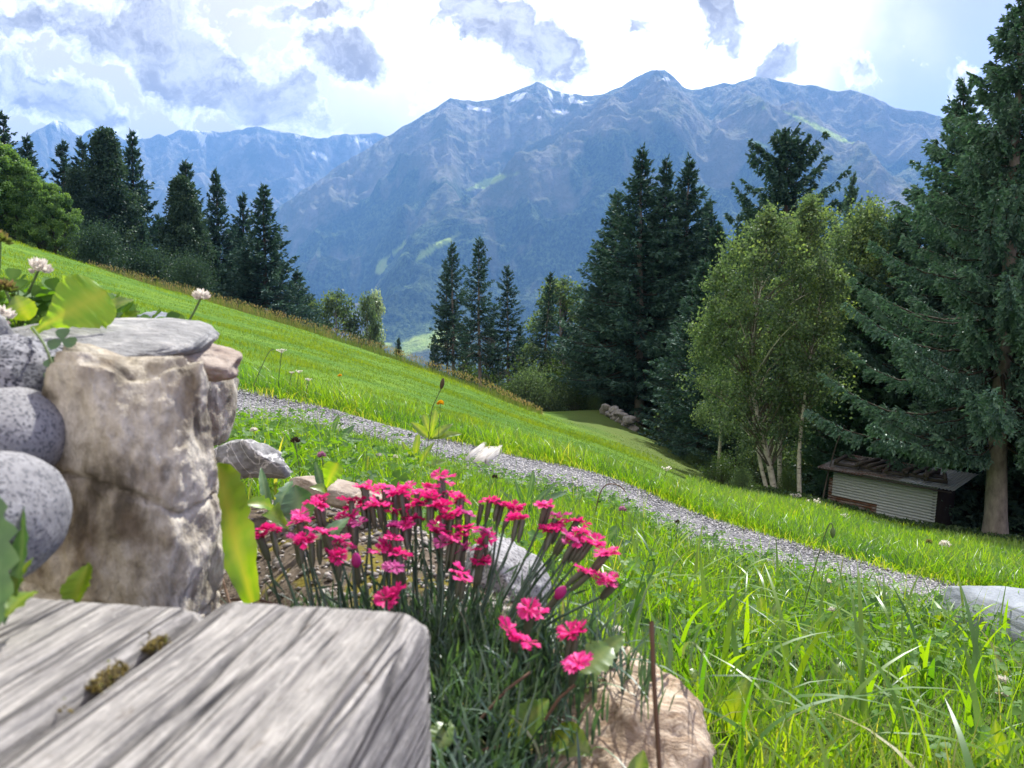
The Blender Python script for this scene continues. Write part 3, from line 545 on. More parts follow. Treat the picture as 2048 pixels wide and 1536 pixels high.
def shrub(name, H, Rx, mat, seed, ncl=40, perc=170, leaf=.06):
    r = np.random.default_rng(seed); St, C = Geo(), Geo(); B, D, L, Cc = [], [], [], []
    for k in range(ncl):
        a = r.uniform(0, 6.28); zf = r.random()**.7; rad = Rx*math.sqrt(max(.02, 1-(zf*.97)**2))*r.random()**.5; c = np.array([math.cos(a)*rad, math.sin(a)*rad, zf*H*.92])
        s = np.linspace(0, 1, 5)[:, None]; St.add(*tube(np.array([r.normal(0, .05), r.normal(0, .05), -.15])*(1-s)+c*s+np.array([0, 0, .12])*np.sin(s*3.1), np.interp(s[:, 0], [0, 1], [.014, .004]), 5))
        n = int(perc*r.uniform(.6, 1.3)); q = r.normal(0, .13*H+.08, (n, 3)); B.append(c+q); D.append(norm(r.normal(0, 1, (n, 3))+np.array([0, 0, -.1])+q)); L.append(leaf*r.uniform(.6, 1.35, n)); Cc.append(np.clip(.45+r.normal(0, .12)+r.normal(0, .16, n), 0, 1))
    B = np.concatenate(B); B[:, 2] = np.abs(B[:, 2]); D = np.concatenate(D); L = np.concatenate(L); C.add(*diamonds(B, D, L, L*.38, 1)[:2], np.repeat(np.concatenate(Cc), 4))
    return proto(name, [('stems', St, M['bark'], False), ('leaves', C, M[mat], False)])
SP['shrub'] = shrub('shrub', 1.4, 1.3, 'shrub', 31); SP['shrub2'] = shrub('shrub', 1.2, 1.1, 'birch', 32)
SP['softbush'] = shrub('bushy_larch', 3.2, 1.5, 'larchdark', 33, 60, 240, .10)
HN = {'full': 10, 'full2': 10, 'slim': 10, 'bare': 10, 'bare2': 10, 'dense': 10, 'old': 12, 'near': 16, 'near2': 13, 'young': 7, 'birch': 9, 'birch2': 9, 'maple': 8, 'maple2': 8, 'larch': 10, 'small': 6, 'palet': 7, 'shrub': 1.5, 'shrub2': 1.3, 'softbush': 3.4}
def tree(kind, px, py, r, wide, label, cat, group=None, rz=None, tilt=(0, 0), base=None):
    a = gp(px, r); top = zt(px, py, r); h = top-a[2]; sz = h/HN[kind]
    return place(SP[kind], a, random.uniform(0, 6.28) if rz is None else rz, sz*wide, sz, label, cat, group, tilt)
GL, GM, GR = 'trees along the left edge of the meadow', 'trees in the gap beyond the meadow', 'trees of the wood beside the shed'
for a in [
 ('full', 8, 206, 74, 1.02, 'dark spruce top rising behind the leftmost round leafy tree', 'spruce', GL),
 ('slim', 40, 228, 72, 1.15, 'thin dark spruce top just right of the spruce at the photo edge', 'spruce', GL),
 ('full2', 86, 274, 72, 1.02, 'dark spruce poking out above the third round leafy tree', 'spruce', GL),
 ('slim', 152, 286, 82, 1.15, 'small pointed spruce tip left of the broad soft larch', 'spruce', GL),
 ('slim', 190, 280, 84, 1.02, 'narrow spruce tip touching the left side of the broad soft larch', 'spruce', GL),
 ('larch', 230, 256, 68, 1.05, 'broad grey-green soft larch, tallest of the soft crowns on the left', 'larch', GL),
 ('larch', 172, 335, 66, .95, 'lower grey-green larch between round trees and the tallest larch', 'larch', GL),
 ('full', 286, 264, 72, 0.79, 'tall slim spruce with open tiers right of the tallest larch', 'spruce', GL),
 ('full2', 389, 321, 76, 0.96, 'dark spruce tip showing behind the larch with a bare lower trunk', 'spruce', GL),
 ('larch', 378, 352, 62, 1.05, 'olive larch with a bare pale lower trunk in the left group', 'larch', GL),
 ('full', 447, 340, 68, 0.79, 'dark spruce right of the olive larch', 'spruce', GL),
 ('slim', 497, 388, 70, 1.09, 'thin spruce squeezed between two dark spruces', 'spruce', GL),
 ('full', 538, 370, 60, 1.13, 'wide dark spruce closing the left tree group at its right end', 'spruce', GL),
 ('full2', 330, 430, 78, 1.28, 'short dark spruce filling the gap behind the tall slim spruce', 'spruce', GL),
 ('full', 255, 420, 80, 1.28, 'short dark spruce hidden low behind the tallest larch', 'spruce', GL),
 ('full2', 420, 440, 76, 1.28, 'short dark spruce deep behind the olive larch', 'spruce', GL),
 ('full', 480, 450, 74, 1.15, 'short dark spruce deep behind the thin squeezed spruce', 'spruce', GL),
 ('full2', 130, 400, 86, 1.28, 'dark spruce in the shade behind the round leafy trees', 'spruce', GL),
 ('maple', 2, 262, 60, .92, 'largest round leafy tree, cut by the left photo edge', 'broadleaf tree', GL),
 ('maple2', 55, 306, 60, .85, 'second round leafy tree with a bright sunlit top', 'broadleaf tree', GL),
 ('maple2', 92, 345, 59.5, .85, 'third round leafy tree, between bright and lowest leafy trees', 'broadleaf tree', GL),
 ('maple', 126, 368, 59, .78, 'lowest round leafy tree at the right end of the leafy row', 'broadleaf tree', GL),
 ('softbush', 212, 452, 56, .9, 'grey-green bushy young larch at the foot of the tallest larch', 'bush', GL),
 ('softbush', 392, 515, 52, .8, 'bushy blue-green young larch leaning out over the dry grass', 'bush', GL),
 ('softbush', 300, 500, 58, 1., 'dark bushy young larch under the tall slim spruce', 'bush', GL),
 ('small', 638, 583, 82, .6, 'small grey-green tree next to the wide dark spruce', 'small tree', GM),
 ('small', 690, 572, 80, .85, 'small rounded tree in the middle of the three at the dip', 'small tree', GM),
 ('small', 738, 577, 82, .42, 'slim upright tree right of the small rounded tree', 'small tree', GM),
 ('palet', 757, 574, 110, .55, 'thin pale sunlit tree glowing behind the slim upright tree', 'small tree', GM),
 ('full', 798, 676, 74, .7, 'tiny dark spruce standing alone in the dip of the meadow edge', 'spruce', GM),
 ('bare', 908, 484, 52, .85, 'left tall spruce with a bare grey trunk in the middle group', 'spruce', GM),
 ('bare2', 895, 520, 53, .8, 'thin bare-stemmed spruce leaning close to the left tall one', 'spruce', GM),
 ('bare', 960, 474, 48, .92, 'tallest bare-trunked spruce in the middle of the gap', 'spruce', GM),
 ('bare2', 1016, 532, 50, 1., 'pointed spruce with grey dead lower branches right of the tallest', 'spruce', GM),
 ('full2', 1040, 650, 58, .9, 'short dark spruce under the pointed spruce in the middle group', 'spruce', GM),
 ('full', 985, 640, 60, .9, 'short dark spruce between the tall bare trunks', 'spruce', GM),
 ('full2', 930, 660, 64, .9, 'low spruce behind the two bare trunks on the left of the gap', 'spruce', GM),
 ('full', 870, 668, 74, .7, 'small distant spruce just left of the bare trunks', 'spruce', GM),
 ('small', 1088, 690, 54, .9, 'light green leafy tree low in the gap under the leaning spruce', 'small tree', GM),
 ('small', 1140, 545, 58, 1.1, 'pale leafy tree peeping out left of the dense spruce clump', 'small tree', GM),
 ('full2', 1128, 600, 60, .8, 'spruce skirt at the left foot of the dense clump', 'spruce', GM),
 ('dense', 1281, 297, 44, 1.12, 'tallest spruce of the dense dark clump', 'spruce', GR),
 ('dense', 1326, 319, 45, .95, 'middle spruce tip of the dense dark clump', 'spruce', GR),
 ('dense', 1374, 317, 46, 1.05, 'right spruce tip of the dense dark clump', 'spruce', GR),
 ('dense', 1232, 385, 47, 1., 'left shoulder spruce of the dense dark clump', 'spruce', GR),
 ('full', 1205, 480, 49, .95, 'lower spruce on the left flank of the dense dark clump', 'spruce', GR),
 ('full', 1182, 570, 52, .9, 'short spruce skirting the mound left of the dense clump', 'spruce', GR),
 ('dense', 1405, 400, 48, .85, 'right shoulder spruce of the dense dark clump', 'spruce', GR),
 ('dense', 1345, 420, 52, 1.1, 'spruce filling the back of the dense dark clump', 'spruce', GR),
 ('dense', 1290, 430, 54, 1.2, 'shaded spruce behind the tallest one of the clump', 'spruce', GR),
 ('old', 1553, 266, 40, .95, 'old open spruce with upswept boughs above the birches', 'spruce', GR),
 ('near2', 1690, 346, 33, .62, 'spruce top peeping out between birch crown and big spruces', 'spruce', GR),
 ('near2', 1722, 392, 31, .6, 'small spruce top next to the peeping spruce top', 'spruce', GR),
 ('birch2', 1690, 400, 26, 1.0, 'grey-green birch crown reaching up beside the young spruce', 'birch', GR),
 ('birch2', 1440, 600, 26, .95, 'low birch leaning out over the shaded bank', 'birch', GR),
 ('young', 1716, 545, 24.5, 1.25, 'young fresh-green spruce left of the big spruces', 'spruce', GR),
 ('near2', 1884, 158, 24, 1.05, 'tall spruce with a thin bare leader left of the biggest spruce', 'spruce', GR),
 ('near2', 1800, 420, 25, 1.2, 'spruce standing right behind the shed', 'spruce', GR),
 ('near', 2012, -90, 18.4, .92, 'biggest spruce with a thick grey trunk right of the shed', 'spruce', GR),
 ('near2', 1994, 186, 27, .8, 'spruce with a spindly tip behind the biggest spruce', 'spruce', GR),
 ('near', 2190, -40, 20, .85, 'big spruce whose boughs reach in from the right photo edge', 'spruce', GR),
]: tree(*a)
tree('bare2', 1079, 545, 50, 1.0, 'spruce leaning to the right in the middle group', 'spruce', GM, tilt=(0, R_(7)))
# the dark wood behind: trees nothing in the photo tells apart
k = 0
for px, r, py in [(200, 74, 400), (235, 78, 430), (270, 70, 400), (300, 66, 450), (345, 68, 470), (365, 72, 420), (410, 64, 520), (440, 62, 500), (470, 62, 520), (500, 60, 500), (560, 66, 500), (600, 70, 540), (110, 76, 380), (150, 72, 400), (60, 80, 330), (20, 78, 300)]:
    tree(['full', 'full2'][k % 2], px, py, r, 1.25, 'dark spruce in the shaded mass of trees behind the leafy row and larches', 'spruce', 'dark spruces filling the left tree group'); k += 1
for px, r, py in [(1400, 34, 520), (1450, 33, 560), (1470, 38, 470), (1520, 33, 500), (1560, 30, 560), (1600, 34, 480), (1640, 30, 560), (1660, 37, 450), (1700, 29, 600), (1740, 33, 470), (1770, 28, 560), (1790, 36, 420), (1830, 30, 420), (1850, 27, 560),
                  (1880, 33, 380), (1910, 29, 470), (1940, 35, 330), (1960, 24, 520), (1990, 31, 340), (2030, 26, 420), (2060, 33, 300), (2100, 24, 380), (2150, 30, 250), (2260, 25, 200), (1430, 44, 450), (1500, 46, 420), (1610, 45, 420), (1710, 44, 420), (1380, 38, 560), (1420, 30, 640), (1480, 28, 660)]:
    tree(['full', 'full2', 'dense'][k % 3], px, py, r, [1.1, 1.2, 1.0][k % 3], 'dark spruce standing in the shade deep in the wood behind birches and shed', 'spruce', 'dark spruces deep in the wood'); k += 1
for a in [('shrub', 1148, 776, 45, 1.1, 'leafy shrub on the mound left of the stone heap', 'shrub'), ('shrub2', 1105, 790, 44, 1., 'pale shrub where meadow and mound meet', 'shrub'), ('shrub', 1190, 792, 43, .8, 'low shrub just left of the stone heap', 'shrub'),
          ('shrub2', 1062, 742, 44, .8, 'light bush under the leaning spruce', 'shrub'), ('shrub', 1085, 720, 48, .9, 'tall leafy bush low in the gap', 'shrub'), ('shrub', 1448, 915, 22, .9, 'shaded shrub at the foot of the bank under the low birch', 'shrub'), ('shrub', 1400, 905, 28, 1., 'dark shrub under the trunks of the dense clump', 'shrub'),
          ('shrub2', 1490, 940, 20.5, .7, 'small shrub left of the birch stems', 'shrub'), ('shrub2', 1525, 870, 25, .9, 'leafy shrub behind the birch stems', 'shrub'), ('shrub', 1585, 940, 21, .6, 'low bush between the birch stems', 'shrub'), ('shrub', 1370, 870, 34, 1., 'shrub at the edge of the trunks above the bank', 'shrub'),
          ('shrub', 1620, 900, 26, 1.2, 'dark bush in the shade left of the shed', 'shrub'), ('shrub2', 1395, 780, 36, .9, 'leafy bush among the thin trunks', 'shrub'), ('shrub', 1215, 740, 52, 1.2, 'dark bush behind the stone heap', 'shrub'), ('shrub', 940, 735, 50, .9, 'dry bush at the foot of the left bare trunks', 'shrub'), ('shrub', 1020, 765, 44, .9, 'dry bush at the foot of the pointed spruce', 'shrub')]: tree(*a, 'shrubs at the edge of the wood')
# birches that stand free: stem first, then clumps of hanging leaves round its upper part
def stemline(pts_, rad, top):
    P = np.array([at(*p) for p in pts_]); P[0, 2] = float(height(P[0, 0], P[0, 1]))-.1; s = np.linspace(0, 1, len(P)); ss = np.linspace(0, 1, 26); P = np.stack([np.interp(ss, s, P[:, i]) for i in range(3)], -1)
    for _ in range(4): P[1:-1] = .25*P[:-2]+.5*P[1:-1]+.25*P[2:]
    return P, np.interp(ss, [0, .04, 1], [rad*1.25, rad, top])
def freebirch(label, pts_, rad, ncl, Rm, s0, seed, perc=190, ck=.36):
    r = np.random.default_rng(seed); P, R = stemline(pts_, rad, .012); e = thing('birch_tree', label, 'birch', tuple(P[0])); g = Geo(); g.add(*tube(P, R, 9)); ss = np.linspace(0, 1, len(P)); ip = lambda q: np.array([np.interp(q, ss, P[:, i]) for i in range(3)])
    B, D, L, Cc = [], [], [], []; cg = Geo()
    for k in range(ncl):
        q = s0+(1-s0)*r.random()**.9; f = (q-s0)/(1-s0); rad_ = Rm*(math.sin(math.pi*min(1, .24+.76*f))**.75)*r.random()**.6; a = r.uniform(0, 6.283); cen = ip(q)+np.array([math.cos(a)*rad_, math.sin(a)*rad_, r.normal(0, .12)]); p0 = ip(max(.1, q-.05-rad_*.10)); s = np.linspace(0, 1, 6)[:, None]
        limb = p0*(1-s)+cen*s+np.array([0, 0, 1.])*np.sin(s*math.pi)*rad_*.16+r.normal(0, .02, (6, 3))*np.sin(s*math.pi); cg.add(*tube(limb, np.interp(s[:, 0], [0, 1], [.012+.008*rad_, .003]), 5), .5, 1 if k % 5 else 2)
        c_ = ck*r.uniform(.55, 1.3); n = int(perc*r.uniform(.5, 1.3)); qv = norm(r.normal(0, 1, (n, 3)))*r.random((n, 1))**.6*np.array([1.1, 1.1, .9])*c_; hang_ = r.random(n) < .35; qv[:, 2] -= np.where(hang_, r.exponential(.32, n), 0)*c_*2.2
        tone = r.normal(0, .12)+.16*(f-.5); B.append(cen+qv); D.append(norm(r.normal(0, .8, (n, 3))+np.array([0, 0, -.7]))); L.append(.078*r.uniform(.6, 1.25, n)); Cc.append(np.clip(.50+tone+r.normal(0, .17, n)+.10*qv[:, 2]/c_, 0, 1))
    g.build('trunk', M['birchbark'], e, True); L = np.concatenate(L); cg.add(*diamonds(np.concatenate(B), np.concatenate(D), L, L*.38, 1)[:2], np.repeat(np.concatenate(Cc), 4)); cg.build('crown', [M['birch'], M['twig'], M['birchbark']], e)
freebirch('leaning white birch in front, its pale stem bowing left under a yellow-green crown', [(1552, 992, 20.8), (1536, 910, 20.8), (1512, 825, 20.9), (1500, 740, 20.9), (1504, 660, 21.), (1524, 570, 21.), (1534, 490, 21.1), (1538, 430, 21.1)], .085, 122, 1.9, .22, 101)
freebirch('second birch stem close left of the bowing one, bending away at the top', [(1538, 990, 20.9), (1520, 930, 20.9), (1510, 850, 21.), (1494, 760, 21.1), (1468, 690, 21.2), (1452, 610, 21.3), (1446, 540, 21.4)], .055, 60, 1.25, .35, 102)
freebirch('straight birch with a slim stem between the bowing and the lone birch', [(1561, 990, 21.6), (1558, 900, 21.6), (1565, 800, 21.7), (1580, 700, 21.8), (1600, 580, 22), (1616, 480, 22.2), (1624, 412, 22.3)], .065, 85, 1.35, .34, 103)
freebirch('lone birch with black bands on its stem, left of the shed', [(1600, 1000, 20.2), (1597, 930, 20.2), (1601, 860, 20.3), (1612, 780, 20.5), (1622, 700, 20.8), (1640, 600, 21.2), (1652, 520, 21.5)], .06, 48, 1.0, .46, 104)
P, R = stemline([(1643, 1004, 20.9), (1655, 950, 21.), (1672, 890, 21.1), (1689, 850, 21.2)], .022, .012); e = thing('leaning_pole', 'thin slanting bare pole leaning behind the left end of the shed', 'pole', tuple(P[0])); g = Geo(); g.add(*tube(P, R, 8)); g.build('trunk', M['deadwood'], e, True)
# ------------------------------------------------------------------ woodshed of corrugated iron
def corr(u0, u1, v0, v1, y, amp=.016, pitch=.072, nu=2, horiz=True, th=.003, warp=0.):
    """corrugated sheet in the x-z plane: ridges run along x"""
    nv = max(8, int((v1-v0)/pitch*8)); v = np.linspace(v0, v1, nv); u = np.linspace(u0, u1, nu)
    U, Vv = np.meshgrid(u, v, indexing='ij'); Y = y+amp*np.sin(2*math.pi*Vv/pitch)+warp*np.sin(U*1.7+.4)*(Vv-v0)
    A = np.stack([U, Y, Vv], -1); B_ = np.stack([U, Y+th, Vv], -1); nn = nu*nv
    return np.concatenate([A.reshape(-1, 3), B_.reshape(-1, 3)]), np.concatenate([gridF(nu, nv), gridF(nu, nv)[:, ::-1]+nn])
def ironmat(name, zinc, rust, k0, k1, sc=3.5):
    m, t = newmat(name); p = t.n('TexCoord').outputs['Object']; q = t.n('Mapping', {'Vector': p, 'Scale': (1., 1., 2.6)}).outputs[0]
    a = t.noise(q, sc, 6, .65); k = t.mr(a, k0, k1, 0, 1, True); z = t.mix(t.noise(q, 9., 4), tuple(x*.7 for x in zinc), zinc)
    c = t.mix(k, z, t.mix(t.noise(p, 22., 4), tuple(x*.45 for x in rust), rust))
    out(t, t.n('BsdfPrincipled', {'Base Color': c, 'Roughness': t.mr(k, 0, 1, .5, .9), 'Metallic': t.mr(k, 0, 1, .25, 0.), 'Specular IOR Level': .4}).outputs[0]); return m
M['zinc'] = ironmat('zinc_sheet', (.46, .52, .54), (.16, .085, .05), .66, .80)
M['zinc_rust'] = ironmat('rusty_sheet', (.28, .27, .26), (.17, .085, .05), .38, .56)
M['roofiron'] = ironmat('roof_sheet', (.34, .33, .32), (.17, .10, .07), .44, .62, 2.2)
def woodmat(name, c1, c2, c3, ax=(1, 14, 14), sc=3., crack=.5):
    m, t = newmat(name); p = t.n('Mapping', {'Vector': t.n('TexCoord').outputs['Object'], 'Scale': ax}).outputs[0]
    a = t.noise(p, sc, 7, .66, .25); c = t.ramp(a, [(.25, c1), (.5, c2), (.75, c3)])
    b = t.n('Bump', {'Height': a, 'Strength': .6, 'Distance': .004}).outputs[0]
    out(t, t.n('BsdfPrincipled', {'Base Color': c, 'Roughness': .9, 'Normal': b, 'Specular IOR Level': .2}).outputs[0]); return m
M['oldwood'] = woodmat('dark_weathered_timber', (.025, .023, .022), (.065, .058, .054), (.14, .13, .12))
M['shedwood'] = woodmat('shed_boards', (.012, .011, .011), (.025, .022, .02), (.045, .04, .036), (14, 14, 1))
BL, BR_ = at(1660, 1014, 21.0), at(1868, 1060, 20.2)
ex = norm(BR_-BL); ey = norm(np.cross([0, 0, 1.], ex)); ez = np.cross(ex, ey); WS = float(np.linalg.norm(BR_-BL))
SM = Matrix(((ex[0], ey[0], ez[0], BL[0]), (ex[1], ey[1], ez[1], BL[1]), (ex[2], ey[2], ez[2], BL[2]), (0, 0, 0, 1)))
shed = thing('woodshed', 'low woodshed clad in corrugated iron, tilted on the slope under the spruces', 'shed'); shed.matrix_world = SM
HS = 1.02
def sp(name, parts, mat, lab=None):
    g = Geo()
    for P, Fq in parts: g.add(P, Fq)
    o = g.build(name, M[mat], shed, False, world=False)
    if lab: o['label'] = lab
    return o
sp('wall_sheet', [corr(.02, .47*WS, .33, HS+.05, 0)], 'zinc', 'upper left corrugated sheet'); sp('wall_sheet', [corr(.465*WS, WS, -.25, HS+.02, -.014)], 'zinc', 'right corrugated sheet reaching down into the grass')
sp('wall_sheet', [corr(-.05, .72*WS, -.35, .40, .016)], 'zinc_rust', 'rusty lower corrugated sheet'); sp('wall_sheet', [corr(-.09, .10, .0, .78, .034)], 'zinc_rust', 'narrow rusty strip of sheet at the left corner')
sp('side_wall', [box((WS-.03, .02, -.4), (WS-.005, 1.5, HS-.01))], 'shedwood'); sp('side_wall', [box((.0, .06, -.4), (.03, 1.5, HS-.01))], 'shedwood')
sp('corner_post', [box((WS-.10, -.002, -.45), (WS-.032, .016+.05, HS+.01))], 'oldwood'); sp('corner_post', [box((.035, .05, -.45), (.10, .12, HS+.01))], 'oldwood'); sp('back_wall', [box((.04, 1.5, -.5), (WS-.04, 1.53, HS+.1))], 'shedwood')
def roofsheet(x0, x1, y0, y1, z0, z1, mat, lab):
    nu = int((x1-x0)/.076*8); u = np.linspace(x0, x1, nu); v = np.array([y0, y1]); U, Vv = np.meshgrid(u, v, indexing='ij'); Z = z0+(z1-z0)*(Vv-y0)/(y1-y0)+.010*np.sin(2*math.pi*U/.076)
    A = np.stack([U, Vv, Z], -1).reshape(-1, 3); Bq = A-np.array([0, 0, .004]); nn = len(A)
    e1 = np.array([[0, 1, nn+1, nn], [nn-1, nn-2, 2*nn-2, 2*nn-1]]); i = np.arange(nu-1)*2; e2 = np.stack([i, i+nn, i+2+nn, i+2], -1); e3 = np.stack([i+1, i+3, i+3+nn, i+1+nn], -1)
    sp('roof_sheet', [(A, np.concatenate([gridF(nu, 2)[:, ::-1], gridF(nu, 2)+nn, e1, e2, e3]))], mat, lab)
roofsheet(-.30, .85, -.30, 1.72, HS+.045, HS+.13, 'roofiron', 'rusty left roof sheet'); roofsheet(.80, 1.75, -.27, 1.70, HS+.062, HS+.148, 'roofiron', 'rusty middle roof sheet'); roofsheet(1.70, WS+.42, -.29, 1.72, HS+.078, HS+.165, 'zinc', 'pale right roof sheet')
sp('eave_board', [box((-.26, -.275, HS-.005), (WS+.36, -.245, HS+.03))], 'oldwood')
def frame(name, label, cx, cy, L, Wd, rz, z0, bars, tiltx=0.):
    e = thing(name, label, 'timber frame', group='old timber frames weighing down the shed roof'); e.matrix_world = SM @ Matrix.Translation((cx, cy, z0)) @ Matrix.Rotation(rz, 4, 'Z') @ Matrix.Rotation(tiltx, 4, 'Y')
    t, h = .075, .075
    for nm, lo, hi in [('long_bar', (-L/2, -Wd/2, 0), (L/2, -Wd/2+t, h)), ('long_bar', (-L/2, Wd/2-t, .003), (L/2, Wd/2, h+.003))]+[('cross_bar', (-L/2+.02+k*(L-.04-t)/(bars-1), -Wd/2-.05, h+.001), (-L/2+.02+k*(L-.04-t)/(bars-1)+t, Wd/2+.06, h+.075)) for k in range(bars)]:
        g = Geo(); g.add(*box(lo, hi)); g.build(nm, M['oldwood'], e, False, world=False)
zr = lambda x, y: HS+.075+(y+.29)*.042+.02*max(0, x)
for i, (cx, cy, L, Wd, rz, b) in enumerate([(.28, .45, .62, .9, .10, 2), (.92, .55, .60, .95, -.12, 3), (1.45, .40, .55, .8, .22, 2), (1.95, .50, .60, .85, -.05, 3), (2.35, .25, .5, .6, .3, 2)]):
    if cx < WS+.2: frame('timber_frame', ['dark timber frame at the left end of the shed roof', 'dark timber frame with three crossbars, second from the left on the roof', 'skewed timber frame in the middle of the shed roof', 'three-bar timber frame right of the middle of the roof', 'small skewed timber frame at the right end of the shed roof'][i], cx, cy, L, Wd, rz, zr(cx, cy), b, R_(1.5))

# ------------------------------------------------------------------ rocks
def ico(n):
    bm = bmesh.new(); bmesh.ops.create_icosphere(bm, subdivisions=n, radius=1.); V = np.array([v.co[:] for v in bm.verts]); Fq = np.array([[v.index for v in f.verts] for f in bm.faces]); bm.free(); return V, Fq
ICO = {n: ico(n) for n in (2, 3, 5, 6)}
def rockmesh(size, seed, n=5, facets=10, cut=.72, nz=.06, box_=.0, nsc=2.2, soft=.92):
    r = np.random.default_rng(seed); V, Fq = ICO[n]; V = V.copy()
    if box_: V = np.sign(V)*np.abs(V)**(1-box_); V /= np.max(np.abs(V))
    for k in range(facets):
        d = norm(r.normal(0, 1, 3)); c = cut*r.uniform(.85, 1.2); q = V@d-c; V = V-np.maximum(q, 0)[:, None]*d*soft
    N = norm(V); V = V+N*(fbm(V*nsc+seed, 4, seed)*nz+ridged(V*nsc*2.2+seed, 4, seed+1)*nz*.35)[:, None]
    return V*np.array(size), Fq
def rock(name, label, c, size, mat, seed, rot=(0, 0, 0), cat='stone', group=None, **kw):
    V, Fq = rockmesh(size, seed, **kw); V = V@np.array(Matrix.Rotation(rot[2], 3, 'Z') @ Matrix.Rotation(rot[1], 3, 'Y') @ Matrix.Rotation(rot[0], 3, 'X')).T
    g = Geo(); g.add(V, Fq); o = g.build(name, M[mat], None, True); o.location = c; return tag(o, label, cat, group)
M['tan'] = stonemat('pale_tan_quartz_stone', [(.26, (.045, .04, .032)), (.38, (.15, .13, .095)), (.46, (.38, .345, .27)), (.56, (.66, .62, .52)), (.63, (.26, .25, .22)), (.70, (.10, .098, .09)), (.80, (.46, .40, .31))], 26, 120, 1., None, (1, 1, .6), .25, mottle=((.20, .155, .10), 15., .65))
M['tanboulder'] = stonemat('warm_tan_boulder', [(.28, (.14, .095, .06)), (.42, (.42, .31, .21)), (.55, (.68, .57, .44)), (.66, (.40, .29, .19)), (.8, (.78, .70, .60))], 22, 120, 1., None, (1, 2.2, 1), 1.3, mottle=((.20, .14, .09), 26., .7))
M['slabst'] = stonemat('grey_schist', [(.25, (.13, .135, .14)), (.5, (.32, .33, .335)), (.75, (.58, .58, .56))], 20, 120, .9, None, (1, 2.2, 3), 1.2)
M['speck'] = stonemat('speckled_granite', [(.3, (.16, .17, .20)), (.7, (.42, .43, .46))], 20, 160, .5, None, (1, 1, 1), .4, (520., .66, (.045, .05, .065)), mottle=((.06, .07, .09), 38., .7))
M['greyb'] = stonemat('grey_river_stone', [(.3, (.19, .195, .21)), (.7, (.36, .365, .38))], 26, 170, .35, None, (1, 1, 1), .3, (620., .74, (.11, .115, .13)))
M['slate'] = stonemat('blue_grey_slate', [(.25, (.16, .19, .23)), (.55, (.30, .34, .39)), (.8, (.50, .54, .58))], 7, 130, .5, None, (1, 1, 3), .5)
M['greyrock'] = stonemat('grey_marbled_rock', [(.25, (.09, .095, .10)), (.5, (.26, .265, .27)), (.75, (.50, .51, .52))], 14, 120, .8, (9, (.6, .6, .6), .02), (1, 1, 1), 1.)
M['whitest'] = stonemat('white_grey_stone', [(.25, (.20, .205, .215)), (.5, (.38, .385, .395)), (.75, (.58, .58, .58))], 22, 150, .6, None, (1, 1, 1), .6, (420., .72, (.17, .17, .18)), mottle=((.23, .17, .12), 7., .75))
M['redst'] = stonemat('reddish_flat_stone', [(.3, (.24, .18, .145)), (.6, (.46, .40, .34)), (.8, (.62, .57, .52))], 16, 120, .6)
M['heap'] = stonemat('heap_stone', [(.3, (.16, .155, .15)), (.7, (.40, .39, .37))], 5, 30, .6)
# upright tan stone: a tapering slab with a broad weathered face
def upright():
    nu, nv = 130, 150; th = np.linspace(0, 2*math.pi, nu, endpoint=False); v = np.linspace(0, 1, nv)
    cx = np.cos(th); sx_ = np.sin(th); k = 5.0; rr = (np.abs(cx)**k+np.abs(sx_)**k)**(-1/k)
    hw = np.interp(v, [0, .25, .55, .80, .93, 1.], [.059, .0595, .058, .0555, .052, .048]); hd = np.interp(v, [0, .5, .9, 1], [.055, .055, .052, .048])
    z = -.30+.272*v; off = np.interp(v, [0, .5, 1], [0, .001, .006])
    X = off[:, None]+hw[:, None]*(rr*cx)[None]; Y = hd[:, None]*(rr*sx_)[None]; Z = z[:, None]+.012*(X/.06)*sstep(.7, 1, v)[:, None]*0+0*X
    P = np.stack([X, Y, Z], -1); C0 = np.array([0, 0, -.17]); N = np.stack([X, Y, 0*X], -1); N = norm(N)
    ru = np.random.default_rng(12); Cn = np.array([0, 0, -.16])
    for kk in range(15):                                               # broken flat faces
        a_ = ru.uniform(0, 6.28); dd = norm(np.array([math.cos(a_), math.sin(a_), ru.normal(.05, .30)])); pr = (P-Cn)@dd; c_ = np.quantile(pr, ru.uniform(.91, .985)); P = P-np.maximum(pr-c_, 0)[..., None]*dd*.95
    zc_ = P[..., 2]+fbm(P*np.array([14, 14, 6]), 3, 15)*.016+X*.25; crack = np.exp(-((zc_+.122)/.0020)**2)+.7*np.exp(-((zc_+.205)/.0016)**2)+.6*np.exp(-((X+.012+fbm(P*np.array([6, 6, 14]), 3, 3)*.012)/.0016)**2)*(P[..., 2] < -.122)*(Y < 0)
    d = fbm(P*np.array([30, 30, 22])+3, 5, 5, .58)*.0042+np.minimum(0, ridged(P*np.array([34, 34, 17]), 4, 8)-.3)*.0035-crack*.006; P = P+N*d[..., None]
    # rounded, chipped crown
    q = sstep(.90, 1, v)[:, None]*.012*np.hypot(X/.06, Y/.05)**2; P[..., 2] -= q; P[..., 2] += fbm(P*45, 4, 9)*.004
    top = P[-1].mean(0)+np.array([0, 0, .002]); V = np.concatenate([P.reshape(-1, 3), top[None]]); g = Geo(); g.add(V, gridF(nv, nu, True)); 
    i = np.arange(nu); cap = np.stack([(nv-1)*nu+i, (nv-1)*nu+(i+1) % nu, np.full(nu, nv*nu)], -1); g2 = Geo(); g2.V = [V]; g2.Q = g.Q; g2.T = [cap]; g2.c = [np.full(len(V), .5)]; g2.n = len(V)
    o = g2.build('upright_stone', M['tan'], None, True); p = at(268, 900, .61); o.location = (p[0], p[1], .012); o.rotation_euler = (R_(-3), 0, R_(-9)); return tag(o, 'tall pale tan stone standing upright behind the wooden beams', 'stone')
upright()
